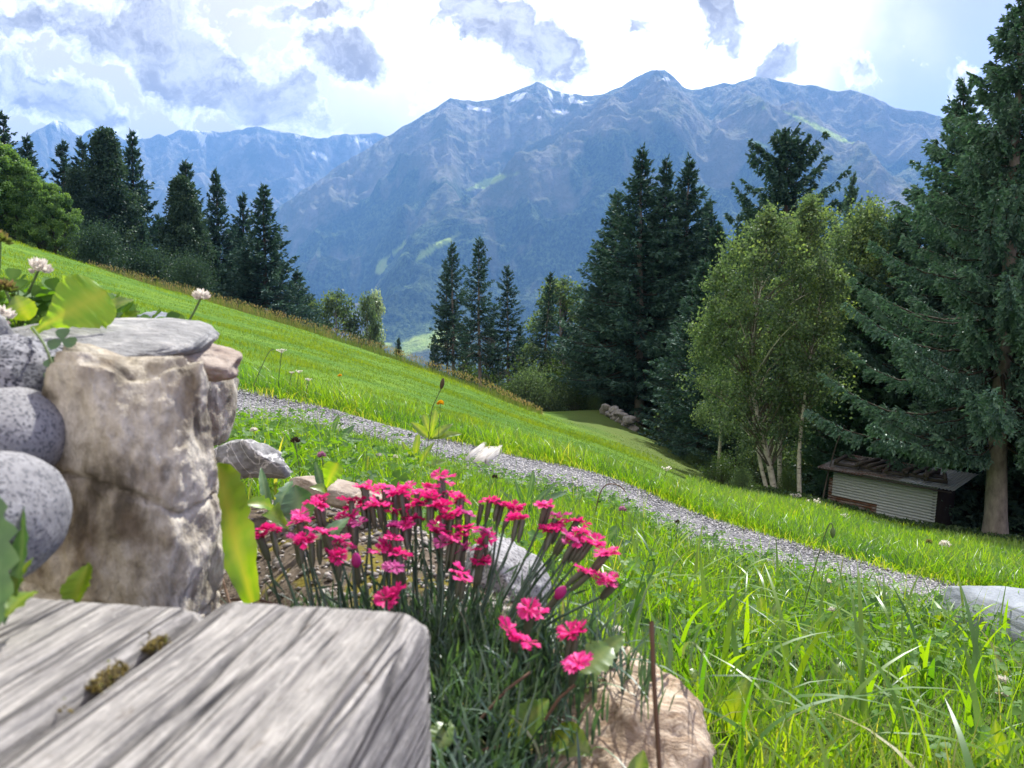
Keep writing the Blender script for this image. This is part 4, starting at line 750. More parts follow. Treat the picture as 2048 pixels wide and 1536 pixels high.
rock('stone', 'brown rough rock jutting out behind the right side of the upright stone', at(418, 805, .80), (.020, .06, .045), 'tan', 41, facets=6, nz=.1)
rock('stone', 'flat brown layered stone wedged under the right end of the grey slab', at(392, 712, .72), (.036, .05, .017), 'redst', 42, (0, R_(14), .3), facets=8, box_=.4, nz=.08)
rock('stone_slab', 'flat pale grey slab lying across the upright stone and boulders', at(165, 694, .70), (.090, .085, .0115), 'slabst', 43, (R_(13), R_(4), R_(8)), facets=16, box_=.6, cut=.74, nz=.06, soft=.97)
rock('stone', 'small grey rock half hidden among clover behind the slab', at(300, 662, .92), (.034, .03, .022), 'slate', 44, facets=9)
rock('boulder', 'blue-grey speckled boulder under the left end of the slab', at(28, 775, .66), (.042, .05, .038), 'speck', 45, (0, 0, .4), facets=7, cut=.85, nz=.05)
rock('boulder', 'smooth grey round boulder in the middle of the left stack', at(14, 870, .58), (.034, .046, .031), 'greyb', 46, facets=3, cut=.95, nz=.025, nsc=1.2)
rock('boulder', 'large smooth grey boulder at the bottom of the left stack', at(-18, 1040, .50), (.033, .05, .038), 'greyb', 47, facets=3, cut=.95, nz=.025, nsc=1.2)
rock('boulder', 'dark stone in the shadow gap between boulders and upright stone', at(95, 985, .66), (.05, .04, .09), 'greyrock', 48, facets=9)
rock('boulder', 'dark stone low under the speckled boulder at the photo edge', at(-120, 860, .72), (.09, .06, .11), 'greyrock', 49, facets=9)
rock('stone', 'angular grey marbled rock at the back of the flower bed', at(508, 925, 1.16), (.060, .045, .036), 'greyrock', 50, (0, 0, .5), facets=13, cut=.62, nz=.07, box_=.2, soft=.98)
rock('stone', 'flat reddish stone edging the bed behind the pink flowers', at(655, 984, 1.06), (.060, .035, .016), 'redst', 51, (0, R_(8), -.2), facets=8, box_=.3)
rock('stone', 'small flat pale stone beside the reddish edging stone', at(745, 1003, 1.02), (.035, .025, .012), 'redst', 55, (0, R_(6), .2), facets=8, box_=.3)
rock('boulder', 'white-grey granite boulder with a brown left side behind the flowers', at(1000, 1176, .82), (.062, .06, .054), 'whitest', 52, (0, R_(14), .2), facets=10, cut=.78, nz=.06)
rock('boulder', 'big warm tan boulder below the lowest pink flowers', at(1212, 1462, .60), (.084, .085, .062), 'tanboulder', 53, (0, R_(30), -.35), facets=13, cut=.74, nz=.075, box_=.2, nsc=2.8)
rock('stone', 'small brown stone at the foot of the tan boulder', at(1385, 1530, .57), (.016, .014, .012), 'redst', 54, facets=9)
rock('stone_slab', 'blue-grey slate slab set in the grass at the right edge of the photo', at(2105, 1282, 2.7), (.22, .26, .115), 'slate', 56, (R_(4), R_(9), .4), facets=7, box_=.55, cut=.9, nz=.035)
rock('stone', 'pale flat stone lying in the grass in front of the shed', gp(1757, 14.5)+np.array([0, 0, .03]), (.13, .10, .06), 'whitest', 57, facets=8)
r0 = np.random.default_rng(5); SL = ['pointed', 'flat', 'blocky', 'round', 'pale', 'dark', 'leaning', 'narrow', 'wide', 'small', 'broken', 'mossy', 'smooth', 'split', 'chipped', 'low']
for k in range(16):
    px = 1207+k*4.2+r0.uniform(-4, 4); a = gp(px, 39.5-k*.25); up = [.05, .25, .45][k % 3]
    rock('field_stone', 'grey field stone in the stone heap beside the dense dark spruces', a+np.array([r0.uniform(-.1, .1), r0.uniform(-.1, .4), up]), r0.uniform(.22, .40, 3)*np.array([1.1, 1, .75]), 'heap', 60+k, (0, r0.uniform(-.4, .4), r0.uniform(0, 3)), group='stones of the heap by the spruces', n=3, facets=10, cut=.7)
# ------------------------------------------------------------------ wooden beams in front
def beammat():
    m, t = newmat('silvered_beam_wood'); p0 = t.n('TexCoord').outputs['Object']; p = t.n('Mapping', {'Vector': p0, 'Scale': (1, .075, 1)}).outputs[0]
    a = t.noise(p, 330., 6, .72, 0.); b_ = t.noise(p, 120., 4, .6, 0.); e = t.noise(t.n('Mapping', {'Vector': p0, 'Scale': (1, .55, 1)}).outputs[0], 130., 6, .74); lo = t.noise(p0, 14., 3)
    c = t.ramp(a, [(.28, (.10, .098, .10)), (.44, (.23, .225, .22)), (.56, (.36, .35, .335)), (.72, (.52, .505, .48))])
    c = t.mix(t.mr(b_, .54, .66, 0, .5, True), c, (.13, .125, .13)); c = t.mix(t.mr(e, .56, .70, 0, .6, True), c, (.56, .545, .51)); c = t.mix(t.mr(e, .43, .32, 0, .65, True), c, (.13, .11, .09))
    c = t.mix(.3, c, t.ramp(lo, [(.3, (.65, .65, .66)), (.7, (1.25, 1.22, 1.18))]), 'MULTIPLY')
    sp_ = t.mr(t.math('ABSOLUTE', t.math('SUBTRACT', t.noise(t.n('Mapping', {'Vector': p0, 'Scale': (1, .05, 1)}).outputs[0], 34., 3, .5, .2), .5)), .0, .020, 1, 0, True); c = t.mix(t.math('MULTIPLY', sp_, .8), c, (.05, .048, .05))
    A = t.n('Attribute', attribute_name='tint').outputs['Fac']; c = t.mix(A, c, (.03, .03, .036))
    hh = t.math('SUBTRACT', t.math('ADD', a, t.math('MULTIPLY', e, .7)), t.math('MULTIPLY', sp_, .8)); bm = t.n('Bump', {'Height': hh, 'Strength': 1., 'Distance': .003}).outputs[0]
    out(t, t.n('BsdfPrincipled', {'Base Color': c, 'Roughness': .92, 'Normal': bm, 'Specular IOR Level': .15}).outputs[0]); return m
M['beam'] = beammat()
HB = .16; BD = norm(np.array([.150, .985, 0.])); BX = np.array([BD[1], -BD[0], 0])
def beam(label, x0, x1, yend, seed, cracks, round_=.016, depth=.13):
    """one hewn beam: x across, y along, top at z=0 of its own frame; grain furrows are real dents"""
    wd = x1-x0; ns, nl = 190, 170; L = .62
    # cross-section: side up, rounded edge, top, rounded edge, side down
    per = np.array([[x0, -depth], [x0, -round_]]); a = np.linspace(math.pi, math.pi/2, 8); per = np.vstack([per, np.stack([x0+round_+round_*np.cos(a), -round_+round_*np.sin(a)], 1)])
    a = np.linspace(math.pi/2, 0, 8); per = np.vstack([per, np.stack([x1-round_+round_*np.cos(a), -round_+round_*np.sin(a)], 1), [[x1, -depth]]]); dl = np.r_[0, np.cumsum(np.hypot(*np.diff(per, axis=0).T))]; s = np.linspace(0, dl[-1], ns)
    xs = np.interp(s, dl, per[:, 0]); zs = np.interp(s, dl, per[:, 1]); y = yend-L*(1-np.linspace(0, 1, nl)**.6)
    Y, Xs = np.meshgrid(y, xs, indexing='ij'); Zs = np.broadcast_to(zs, Y.shape).copy(); cxm = (x0+x1)/2
    e = sstep(.022, 0, yend-Y)                                         # worn end
    Xs = cxm+(Xs-cxm)*(1-.05*e); Zs = Zs-.010*e**1.5*(Zs > -.05)
    P = np.stack([Xs, Y, Zs], -1); gp_ = P*np.array([110, 7, 110])
    den = fbm(gp_, 4, seed, .55)*.0006+np.minimum(0, ridged(P*np.array([90, 4, 90]), 3, seed+2)-.2)*.0004; dark = np.zeros_like(Y)
    for (cx, wv, dp, y0, y1) in cracks:
        cc = cx+fbm(np.stack([Y*14, 0*Y+cx*90, 0*Y], -1), 3, seed+4)*.0022; k = np.exp(-((Xs-cc)/wv)**2)*sstep(y0, y0+.04, Y)*(1-sstep(y1-.03, y1, Y))*(Zs > -.03); den = den-k*dp; dark = np.maximum(dark, k)
    Nn = np.stack([np.interp(s, s, np.gradient(-zs)), 0*s, np.gradient(xs)], -1); Nn = norm(np.where(np.isfinite(Nn), Nn, 0)); P = P+Nn[None]*den[..., None]; P[..., 1] += e*fbm(P*60, 3, seed+7)*.004
    V = P.reshape(-1, 3); g = Geo(); g.add(V, gridF(nl, ns)[:, ::-1], np.clip(dark.ravel(), 0, 1))
    endv = P[-1]; cpt = np.array([cxm, yend, -depth*.6]); g.V.append(cpt[None]); g.c.append(np.array([.3])); i = np.arange(ns-1); g.T.append(np.stack([(nl-1)*ns+i+1, (nl-1)*ns+i, np.full(ns-1, g.n)], -1)); g.n += 1
    o = g.build('wooden_beam', M['beam'], None, True); o.matrix_world = Matrix(((BX[0], BD[0], 0, 0), (BX[1], BD[1], 0, 0), (0, 0, 1, -HB), (0, 0, 0, 1))); return tag(o, label, 'beam')
def tobeam(px, py):                                   # a point of the beams' top plane in their own x, y
    d = ray(px, py); p = d*(-HB/d[2]); return float(p@BX), float(p@BD)
xr, yr = tobeam(842, 1219); xs_, ys_ = tobeam(395, 1216); xs2, _ = tobeam(30, 1465)
xseam = (xs_+xs2)/2
CR = [(tobeam(559, 1224)[0]*.5+tobeam(223, 1525)[0]*.5, .0016, .005, -.3, .44), (tobeam(470, 1300)[0], .0010, .0025, -.2, .36), (tobeam(500, 1420)[0], .0009, .002, -.3, .30), (tobeam(690, 1250)[0], .0008, .002, .1, .36), (tobeam(420, 1400)[0], .0009, .002, -.2, .31)]
beam('silvery wooden beam with a long dark crack and a rounded corner, right of the mossy seam', xseam+.0022, xr+.004, yr+.012, 71, CR, .014)
CL_ = [(tobeam(120, 1300)[0], .0010, .0025, -.2, .40), (tobeam(60, 1250)[0], .0010, .002, -.2, .42), (tobeam(250, 1240)[0], .0009, .002, .2, .42)]
beam('silvery wooden beam left of the mossy seam, with a worn dark corner', xseam-.135, xseam-.0022, ys_+.016, 72, CL_, .009)
n = 1500; yb = rng.uniform(tobeam(120, 1400)[1], tobeam(330, 1262)[1], n); keep = fbm(np.stack([yb*55, 0*yb, 0*yb], -1), 2, 8) > -.45; yb = yb[keep]; n = len(yb); xb = xseam+rng.normal(0, .0019, n); P = BX*xb[:, None]+BD*yb[:, None]; P[:, 2] = -HB-.0058+np.abs(rng.normal(0, .0022, n))
g = Geo(); g.add(*pebblefield(P, rng.uniform(.0004, .0011, n), 1.)); M['moss'] = chipmat('moss_tufts', [(0, (.035, .028, .010)), (.5, (.11, .08, .015)), (.9, (.20, .155, .02)), (1, (.14, .22, .02))]); tag(g.build('moss', M['moss']), 'golden brown moss growing in the seam between the beams', kind='stuff')
# ------------------------------------------------------------------ drain channel across the path
def channel():
    a = at(952, 938, 4.45); b = at(986, 891, 5.35); a[2] = float(height(a[0], a[1]))+.015; b[2] = float(height(b[0], b[1]))+.02; d = norm(b-a); sd_ = norm(np.cross(d, [0, 0, 1.])); L = float(np.linalg.norm(b-a)); up = np.cross(sd_, d)
    e = thing('drain_channel', 'weathered pale wooden drain channel laid across the gravel path', 'drain'); e.matrix_world = Matrix(((sd_[0], d[0], up[0], a[0]), (sd_[1], d[1], up[1], a[1]), (sd_[2], d[2], up[2], a[2]), (0, 0, 0, 1)))
    M['paleboard'] = woodmat('pale_board', (.20, .19, .18), (.36, .35, .33), (.50, .49, .47), (14, 1, 14))
    for nm, lo, hi in (('side_board', (-.07, 0, -.06), (-.05, L, .03)), ('side_board', (.05, .04, -.06), (.07, L, .012)), ('floor_board', (-.049, .02, -.055), (.049, L-.03, .004))): g = Geo(); g.add(*box(lo, hi)); g.build(nm, M['paleboard'], e, False, world=False)
channel()
# ------------------------------------------------------------------ grasses
def blades(P, h, wd, la, lean, seg=5, twist=.5, fold=0):
    """curved tapering blades rooted at P"""
    n = len(P); t = np.linspace(0, 1, seg+1); d = np.stack([np.cos(la), np.sin(la), 0*la], -1); sa = la+math.pi/2+rng.normal(0, twist, n); sdv = np.stack([np.cos(sa), np.sin(sa), 0*sa], -1)
    bend = lean[:, None]*t[None]**1.9; drop = np.maximum(0, lean-.75)[:, None]*t[None]**3*.9
    C = P[:, None]+d[:, None]*(h[:, None]*bend)[..., None]+np.array([0, 0, 1.])*(h[:, None]*(t[None]*(1-.22*lean[:, None]*t[None])-drop))[..., None]
    w_ = wd[:, None]*np.minimum(1, .55+1.6*t)[None]*(1-t[None]**2.2)**.8+wd[:, None]*.03
    V = np.stack([C-sdv[:, None]*w_[..., None], C+sdv[:, None]*w_[..., None]], 2)          # n, seg+1, 2, 3
    i = np.arange(seg)*2; f = np.stack([i, i+1, i+3, i+2], -1); Fq = (f[None]+np.arange(n)[:, None, None]*(seg+1)*2).reshape(-1, 4)
    return V.reshape(-1, 3), Fq, (seg+1)*2
def scatter(n, p0, p1, r0, r1, pw=.5):
    """n ground points between two bearings and two distances"""
    th = rng.uniform(az(p0), az(p1), n); rr = (r0**(1/pw)+(r1**(1/pw)-r0**(1/pw))*rng.random(n))**pw; return th, rr
def pts(th, rr): x, y = np.sin(th)*rr, np.cos(th)*rr; return np.stack([x, y, height(x, y)-.004], -1)
def patchy(P, sc, seed): return fbm(P*np.array([1, 1, 0])*sc, 3, seed)
def nearok(th, rr, m=.03): return (rr > rbed(th)+m) & (rr < rnear(th)+.10*rng.random(len(th)))
PP = {}
def addblades(g, th, rr, h, wd, lean, seg, tint, la=None, tw=.6):
    P = pts(th, rr); n = len(P); la = rng.uniform(0, 6.28, n) if la is None else la
    V, Fq, k = blades(P, h, wd, la, lean, seg, tw); g.add(V, Fq, np.repeat(np.clip(tint, 0, 1), k))
g = Geo()
th, rr = scatter(72000, 150, 2900, .62, 4.5); ok = nearok(th, rr); th, rr = th[ok], rr[ok]; n = len(th); pn = patchy(pts(th, rr), 2.2, 3)
addblades(g, th, rr, rng.uniform(.02, .075, n)*(1+.4*pn)*np.interp(rr, [2.5, 4.2], [1, .7]), rng.uniform(.0009, .0022, n), rng.uniform(.1, .9, n), 3, .42+.25*pn+rng.normal(0, .16, n))
th, rr = scatter(11500, 150, 2900, .66, 4.4); ok = nearok(th, rr, .06); th, rr = th[ok], rr[ok]; n = len(th); pn = patchy(pts(th, rr), 1.5, 8); ok = rng.random(n) < .55+.6*pn; th, rr, pn = th[ok], rr[ok], pn[ok]; n = len(th)
short = np.interp(pxaz(th), [500, 1150, 1400], [.80, .80, 1.])*np.interp(rr, [.7, 1.6, 3., 4.2], [.85, .85, .75, .45])
addblades(g, th, rr, rng.gamma(6, .021, n)*short, rng.uniform(.0013, .0033, n), np.clip(rng.gamma(3, .2, n), .08, 1.3), 7, .5+.2*pn+rng.normal(0, .17, n))
th, rr = scatter(300, 1250, 2250, .85, 2.8); ok = nearok(th, rr, .08); th, rr = th[ok], rr[ok]; n = len(th)          # broad arching blades
addblades(g, th, rr, rng.uniform(.11, .23, n), rng.uniform(.0034, .0062, n), rng.uniform(.35, 1.25, n), 9, .55+rng.normal(0, .16, n), None, .3)
th, rr = scatter(620, 420, 2300, 1.0, 4.0); ok = nearok(th, rr, .1); th, rr = th[ok], rr[ok]; n = len(th)            # thin straight stalks
addblades(g, th, rr, rng.uniform(.10, .24, n), rng.uniform(.0007, .0012, n), rng.uniform(.05, .5, n), 5, .62+rng.normal(0, .2, n))
# verge along the far side of the path
n = 15000; th = rng.uniform(az(250), az(2400), n); rr = rfar(th)-.05+rng.gamma(1.6, .30, n); P = pts(th, rr); pn = patchy(P, 2.6, 5)
addblades(g, th, rr, rng.uniform(.06, .17, n)*(1+.5*pn), rng.uniform(.0016, .0032, n), rng.uniform(.15, 1.0, n), 4, .44+.25*pn+rng.normal(0, .17, n))
n = 1500; th = rng.uniform(az(250), az(2400), n); rr = rfar(th)-.12+rng.random(n)*.16; addblades(g, th, rr, rng.uniform(.04, .11, n), rng.uniform(.0016, .003, n), rng.uniform(.5, 1.2, n), 4, .80+rng.normal(0, .16, n), -math.pi/2-th+rng.normal(0, .8, n))
# longer grass on the slope below the path, as far as the shed
th, rr = scatter(26000, 1380, 2350, 4.6, 19.5, .62); P = pts(th, rr); pn = patchy(P, .8, 6); ok = (rr < rforest(th)+.7) & (rr > rfar(th)); th, rr, pn = th[ok], rr[ok], pn[ok]; n = len(th)
addblades(g, th, rr, rng.uniform(.07, .17, n)*(1+.4*pn), rng.uniform(.0022, .0036, n)*np.maximum(1, rr/6), rng.uniform(.15, .9, n), 3, .45+.25*pn+rng.normal(0, .15, n))
tag(g.build('grass', M['grass']), 'long sunlit grass covering the bank on both sides of the gravel path', kind='stuff')
# mown meadow
g = Geo(); n = 230000; th = rng.uniform(az(-160), az(2200), n); lo = rfar(th)+.3; hi = np.minimum(rridge(th)-2.5, rforest(th)); rr = np.exp(np.log(lo)+(np.log(hi)-np.log(lo))*rng.random(n)**.9)
P = pts(th, rr); pn = patchy(P, .30, 11)+.6*patchy(P, 2.2, 12)+.5*patchy(P, .09, 14); k = np.maximum(1, rr/9)
bankshade = sstep(-19, -9, rr-rforest(th))*sstep(float(az(1075)), float(az(1170)), th)*(1-sstep(float(az(1480)), float(az(1600)), th)*.7); ok = rng.random(n) < (.75+.3*pn)*(1-.45*bankshade); th, rr, pn, k, bankshade = th[ok], rr[ok], pn[ok], k[ok], bankshade[ok]; n = len(th)  # same painted bank shade for the blades, which also thins them
addblades(g, th, rr, rng.uniform(.02, .05, n)*np.clip(1+1.1*pn, .5, 2.4)*k**.35, rng.uniform(.0018, .003, n)*k, rng.uniform(.2, .9, n), 2, .42+.42*pn+rng.normal(0, .16, n)-.22*bankshade)
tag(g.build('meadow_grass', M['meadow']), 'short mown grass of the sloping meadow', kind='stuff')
# dry seeding grass left standing along the brow
g = Geo(); n = 8500; th = rng.uniform(az(190), az(1085), n); rr = rridge(th)-1.0+rng.normal(0, 1.1, n)+fbm(np.stack([th*25, 0*th, 0*th], -1), 3, 4)*1.2; P = pts(th, rr); pn = patchy(P, .5, 15); fade = np.interp(pxaz(th), [190, 320, 980, 1085], [.5, 1., .9, .4])
addblades(g, th, rr, rng.uniform(.2, .55, n)*(1+.5*pn)*fade, rng.uniform(.006, .012, n), rng.uniform(.05, .45, n), 3, .45+.25*pn+rng.normal(0, .2, n))
n = 2600; th = rng.uniform(az(190), az(1085), n); rr = rridge(th)-1.0+rng.normal(0, 1.0, n); P = pts(th, rr); fade = np.interp(pxaz(th), [190, 320, 980, 1085], [.5, 1., .9, .4]); P[:, 2] += rng.uniform(.25, .6, n)*fade
g.add(*diamonds(P, rng.normal(0, .3, (n, 3))+np.array([0, 0, 1.]), rng.uniform(.07, .16, n), rng.uniform(.012, .022, n), 1)[:2], np.repeat(np.clip(rng.normal(.85, .15, n), 0, 1), 4))
tag(g.build('tall_dry_grass', M['dry']), 'tall reddish dry grass standing along the brow of the meadow', kind='stuff')
# leafy undergrowth at the wood's edge in front of the shed
g = Geo(); n = 16000; th = rng.uniform(az(1250), az(2400), n); rr = rforest(th)-.2+rng.gamma(1.5, .6, n); P = pts(th, rr); P[:, 2] += rng.random(n)**1.5*.18
g.add(*diamonds(P, rng.normal(0, 1, (n, 3)), rng.uniform(.04, .10, n), rng.uniform(.015, .04, n), 1)[:2], np.repeat(np.clip(rng.normal(.4, .2, n), 0, 1), 4)); tag(g.build('undergrowth', M['shrub']), 'low leafy undergrowth along the edge of the wood', kind='stuff')

# ------------------------------------------------------------------ leaves
def leaf(base, tip, width, up=(0, 0, 1), bend=.15, fold=.25, lobes=0, lobe=.0, shape='oval', n=22, curl=0., seed=0):
    """one leaf from base to tip, folded along its midrib; lobes give a toothed edge"""
    base = np.array(base, float); tip = np.array(tip, float); L = np.linalg.norm(tip-base); d = (tip-base)/L; s = norm(np.cross(d, np.array(up, float))); nrm = np.cross(s, d); t = np.linspace(0, 1, n); r = np.random.default_rng(seed)
    if shape == 'oval': w_ = np.sin(np.pi*t**.85)**.8
    elif shape == 'spoon': w_ = np.clip(.16+.84*sstep(.1, .75, t), 0, 1)*np.sqrt(np.clip(1-((t-.74)/.26).clip(0)**2, 0, 1))
    elif shape == 'strap': w_ = np.minimum(1, .35+1.5*t)*np.sqrt(np.clip(1-((t-.7)/.3).clip(0)**2, 0, 1))
    else: w_ = np.sqrt(np.clip(1-(2*t-1)**2, 0, 1))
    if lobes: w_ = w_*(1-lobe*((t*lobes+r.uniform(0, .3)) % 1.)**1.3)
    w_ = w_*width*.5*(1+r.normal(0, .04, n)); c = base+d*(L*t)[:, None]+nrm*(bend*L*np.sin(np.pi*t))[:, None]-nrm*(curl*L*t**3)[:, None]; rip = r.normal(0, .03, (2, n))*width
    rows = [c-s*w_[:, None]+nrm*(fold*w_+rip[0])[:, None], c-s*(w_*.5)[:, None]+nrm*(fold*w_*.42)[:, None], c, c+s*(w_*.5)[:, None]+nrm*(fold*w_*.42)[:, None], c+s*w_[:, None]+nrm*(fold*w_+rip[1])[:, None]]
    V = np.stack(rows, 1).reshape(-1, 3); tt = np.tile(np.array([.56, .50, .80, .50, .56]), n)+r.normal(0, .03, n*5); return V, gridF(n, 5), tt
M['leaf'] = leafmat('fresh_leaf', [(0, (.06, .13, .015)), (.5, (.125, .23, .016)), (.8, (.22, .31, .05)), (1, (.30, .34, .10))], .58, (2.0, 1.65, .2), .05, .4, 40)
M['glowleaf'] = leafmat('sunlit_leaf', [(0, (.08, .19, .012)), (.5, (.16, .33, .014)), (.8, (.30, .40, .05)), (1, (.34, .38, .10))], .66, (1.9, 1.6, .2), .03, .4, 40)  # brighter copy of the leaf, backlit glow put into its colour
M['darkleaf'] = leafmat('deep_green_leaf', [(0, (.03, .08, .03)), (.5, (.06, .15, .05)), (.8, (.14, .24, .10)), (1, (.2, .28, .14))], .40, (1.3, 1.3, .5), .05, .4, 40)
M['clover'] = leafmat('clover_leaf', [(0, (.035, .10, .02)), (.5, (.075, .18, .025)), (1, (.16, .28, .06))], .5, (1.6, 1.5, .35), .015, .5)
M['stem'] = plainmat('green_stem', (.09, .14, .05), .7, 0, .2); M['brownstem'] = plainmat('brown_stem', (.12, .07, .045), .8, 0, .25)
def leafplant(name, label, cat, leaves, mat='leaf', group=None, loc=None):
    """a plant whose every leaf is a part; leaves = (base, tip, width, kwargs)"""
    e = thing(name, label, cat, tuple(loc if loc is not None else leaves[0][0]), group)
    for k, (b, tp_, wd, kw) in enumerate(leaves):
        kw = dict(kw); m = kw.pop('mat', mat); g = Geo(); V, Fq, tt = leaf(b, tp_, wd, seed=len(bpy.data.objects), **kw); g.add(V, Fq, tt); g.build('leaf', M[m], e, True)
    return e
A = at
CAMUP = np.array([0, -.75, .65])
leafplant('dandelion', 'long yellow-green dandelion leaf standing against the upright stone', 'dandelion', [(A(505, 1205, .60), A(437, 925, .66), .036, dict(up=(.25, -1, .1), bend=.10, fold=.12, shape='strap', lobes=7, lobe=.16, mat='glowleaf'))])
leafplant('dandelion', 'dandelion with spotted spreading leaves behind the long yellow-green leaf', 'dandelion', [(A(552, 1035, .86), A(470, 1012, .82), .022, dict(up=CAMUP, bend=.22, lobes=6, lobe=.4, mat='glowleaf')), (A(552, 1035, .86), A(585, 960, .90), .02, dict(up=CAMUP, bend=.1, lobes=5, lobe=.4, mat='darkleaf')), (A(548, 1035, .86), A(578, 1060, .80), .022, dict(up=CAMUP, bend=.3)), (A(545, 1035, .86), A(522, 935, .92), .011, dict(up=CAMUP, bend=.1, mat='darkleaf'))])
leafplant('dandelion', 'upright light green leaf pair beside the reddish edging stone', 'dandelion', [(A(650, 985, .98), A(676, 925, .98), .030, dict(up=(-.3, -1, .3), bend=.06, shape='spoon', mat='glowleaf')), (A(648, 985, .98), A(630, 922, 1.0), .012, dict(up=(.3, -1, .3), bend=-.08, mat='darkleaf')), (A(655, 990, .97), A(618, 975, .95), .014, dict(up=CAMUP, bend=.2))])
leafplant('dandelion', 'broad grey-green leaf rising left of the pink flowers', 'dandelion', [(A(605, 1050, .72), A(590, 970, .74), .032, dict(up=(.2, -1, .3), bend=.08, shape='oval', mat='darkleaf')), (A(640, 1100, .64), A(700, 1035, .66), .016, dict(up=(-.5, -1, .4), bend=.1, mat='darkleaf'))])
leafplant('thistle', 'dark green jagged leaf at the left photo edge above the beam', 'thistle', [(A(-8, 1260, .42), A(-22, 960, .46), .030, dict(up=(.35, -1, .1), bend=.06, lobes=5, lobe=.5, mat='darkleaf')), (A(10, 1250, .43), A(46, 1010, .47), .020, dict(up=(-.4, -1, .1), bend=-.05, lobes=6, lobe=.62, mat='darkleaf')), (A(15, 1230, .43), A(66, 1115, .46), .015, dict(up=(-.3, -1, .6), bend=.08, lobes=5, lobe=.5)), (A(12, 1235, .42), A(74, 1182, .44), .014, dict(up=(0, -.8, .8), bend=.1, lobes=4, lobe=.5))])
leafplant('seedling', 'small yellow-green leaf sticking up between upright stone and left beam', 'leaf', [(A(150, 1215, .47), A(178, 1126, .49), .020, dict(up=(-.2, -1, .2), bend=.05, fold=.3))])
leafplant('dandelion', 'yellow-green leaves lying below the lowest pink flowers', 'dandelion', [(A(1000, 1500, .50), A(1098, 1398, .52), .028, dict(up=CAMUP, bend=.12, lobes=5, lobe=.2, mat='glowleaf')), (A(1105, 1465, .52), A(1185, 1510, .50), .024, dict(up=CAMUP, bend=.15))])
leafplant('dandelion', 'yellow-green leaf arching over the top of the tan boulder', 'dandelion', [(A(1160, 1345, .50), A(1225, 1290, .53), .024, dict(up=(-.2, -1, .5), bend=.06, lobes=5, lobe=.25)), (A(1188, 1318, .52), A(1250, 1272, .54), .012, dict(up=(0, -1, .6), bend=.1))])
leafplant('dandelion', 'small bright leaf poking up at the very bottom right of the tan boulder', 'dandelion', [(A(1265, 1580, .46), A(1287, 1500, .47), .014, dict(up=(-.2, -1, .2), bend=.04))])
leafplant('dandelion', 'green leaf cut by the bottom photo edge beside the wooden beam corner', 'dandelion', [(A(880, 1500, .47), A(893, 1440, .49), .020, dict(up=(0, -1, .4), bend=.1)), (A(900, 1560, .47), A(960, 1490, .5), .03, dict(up=CAMUP, bend=.1, mat='darkleaf'))])
W_ = [('plantain with dark curved leaves beside the path, left of the drain channel', 665, 885, 3.3, [(-45, -50, .030), (10, -62, .026), (42, -42, .034), (-20, -30, .028), (60, -12, .030)], 'darkleaf'),
      ('jagged green plant overhanging the path edge right of the drain channel', 1050, 1000, 2.6, [(-20, -72, .022), (18, -88, .024), (60, -60, .030), (85, -45, .026), (-50, -50, .02)], 'darkleaf'),
      ('green spoon-leaved plant growing in front of the drain channel', 830, 905, 3.1, [(-30, -62, .03), (5, -75, .03), (38, -60, .026), (60, -20, .028)], 'leaf'),
      ('plant with hanging dark green leaf right of the pink flowers', 1272, 1228, 1.35, [(6, -62, .042), (60, -10, .03), (-40, 5, .03)], 'darkleaf'),
      ('bright spoon-shaped leaf upright in the foreground grass', 1470, 1490, 1.02, [(50, -118, .034), (-10, -80, .02)], 'leaf'),
      ('bright green leafy shoot standing in the middle of the grass bank', 1545, 1205, 2.0, [(10, -50, .03), (-30, -25, .03), (35, -30, .03), (-8, -70, .024), (30, -62, .02)], 'leaf'),
      ('yellow lobed leaf behind the dead brown stalk', 1400, 1300, 1.15, [(-35, -22, .03), (30, -20, .034), (0, -40, .026)], 'leaf'),
      ('big toothed leaf at the right foot of the tan boulder', 1350, 1390, .80, [(-60, -125, .03), (30, -40, .022)], 'leaf'),
      ('tall bright leaf at the right photo edge low in the grass', 2040, 1500, 1.25, [(2, -120, .03), (-40, -60, .03)], 'leaf'),
      ('clump of broad leaves in the grass near the slate slab', 1905, 1245, 2.5, [(30, -45, .04), (-40, -30, .04), (5, -60, .035), (55, -15, .03)], 'leaf'),
      ('dark broad leaves in the grass below the path edge', 1215, 1090, 2.2, [(-30, -40, .03), (25, -50, .035), (50, -20, .03)], 'darkleaf'),
      ('leafy plant in the verge beyond the path, left of the drain channel', 860, 830, 5.0, [(-40, -35, .06), (10, -60, .05), (45, -30, .06), (-15, -50, .05), (65, -10, .05)], 'leaf'),
      ('pale broad leaves lying in the grass in front of the slate slab', 1700, 1390, 1.5, [(-60, -25, .03), (50, -35, .034), (0, -60, .026)], 'leaf')]
for lb, px, py, r, lv, mt in W_:
    b0 = gp(px, r); q0 = A(px, py, r); off = b0-q0
    leafplant('weed', lb, 'weed', [(b0, A(px+dx, py+dy, r+rng.normal(0, .02))+off, wd, dict(up=(rng.normal(0, .3), -.8, .6), bend=.12, fold=.3, shape='spoon' if k % 2 else 'oval', lobes=6 if 'jagged' in lb or 'toothed' in lb else 0, lobe=.35)) for k, (dx, dy, wd) in enumerate(lv)], mt, 'broad-leaved weeds in the grass')
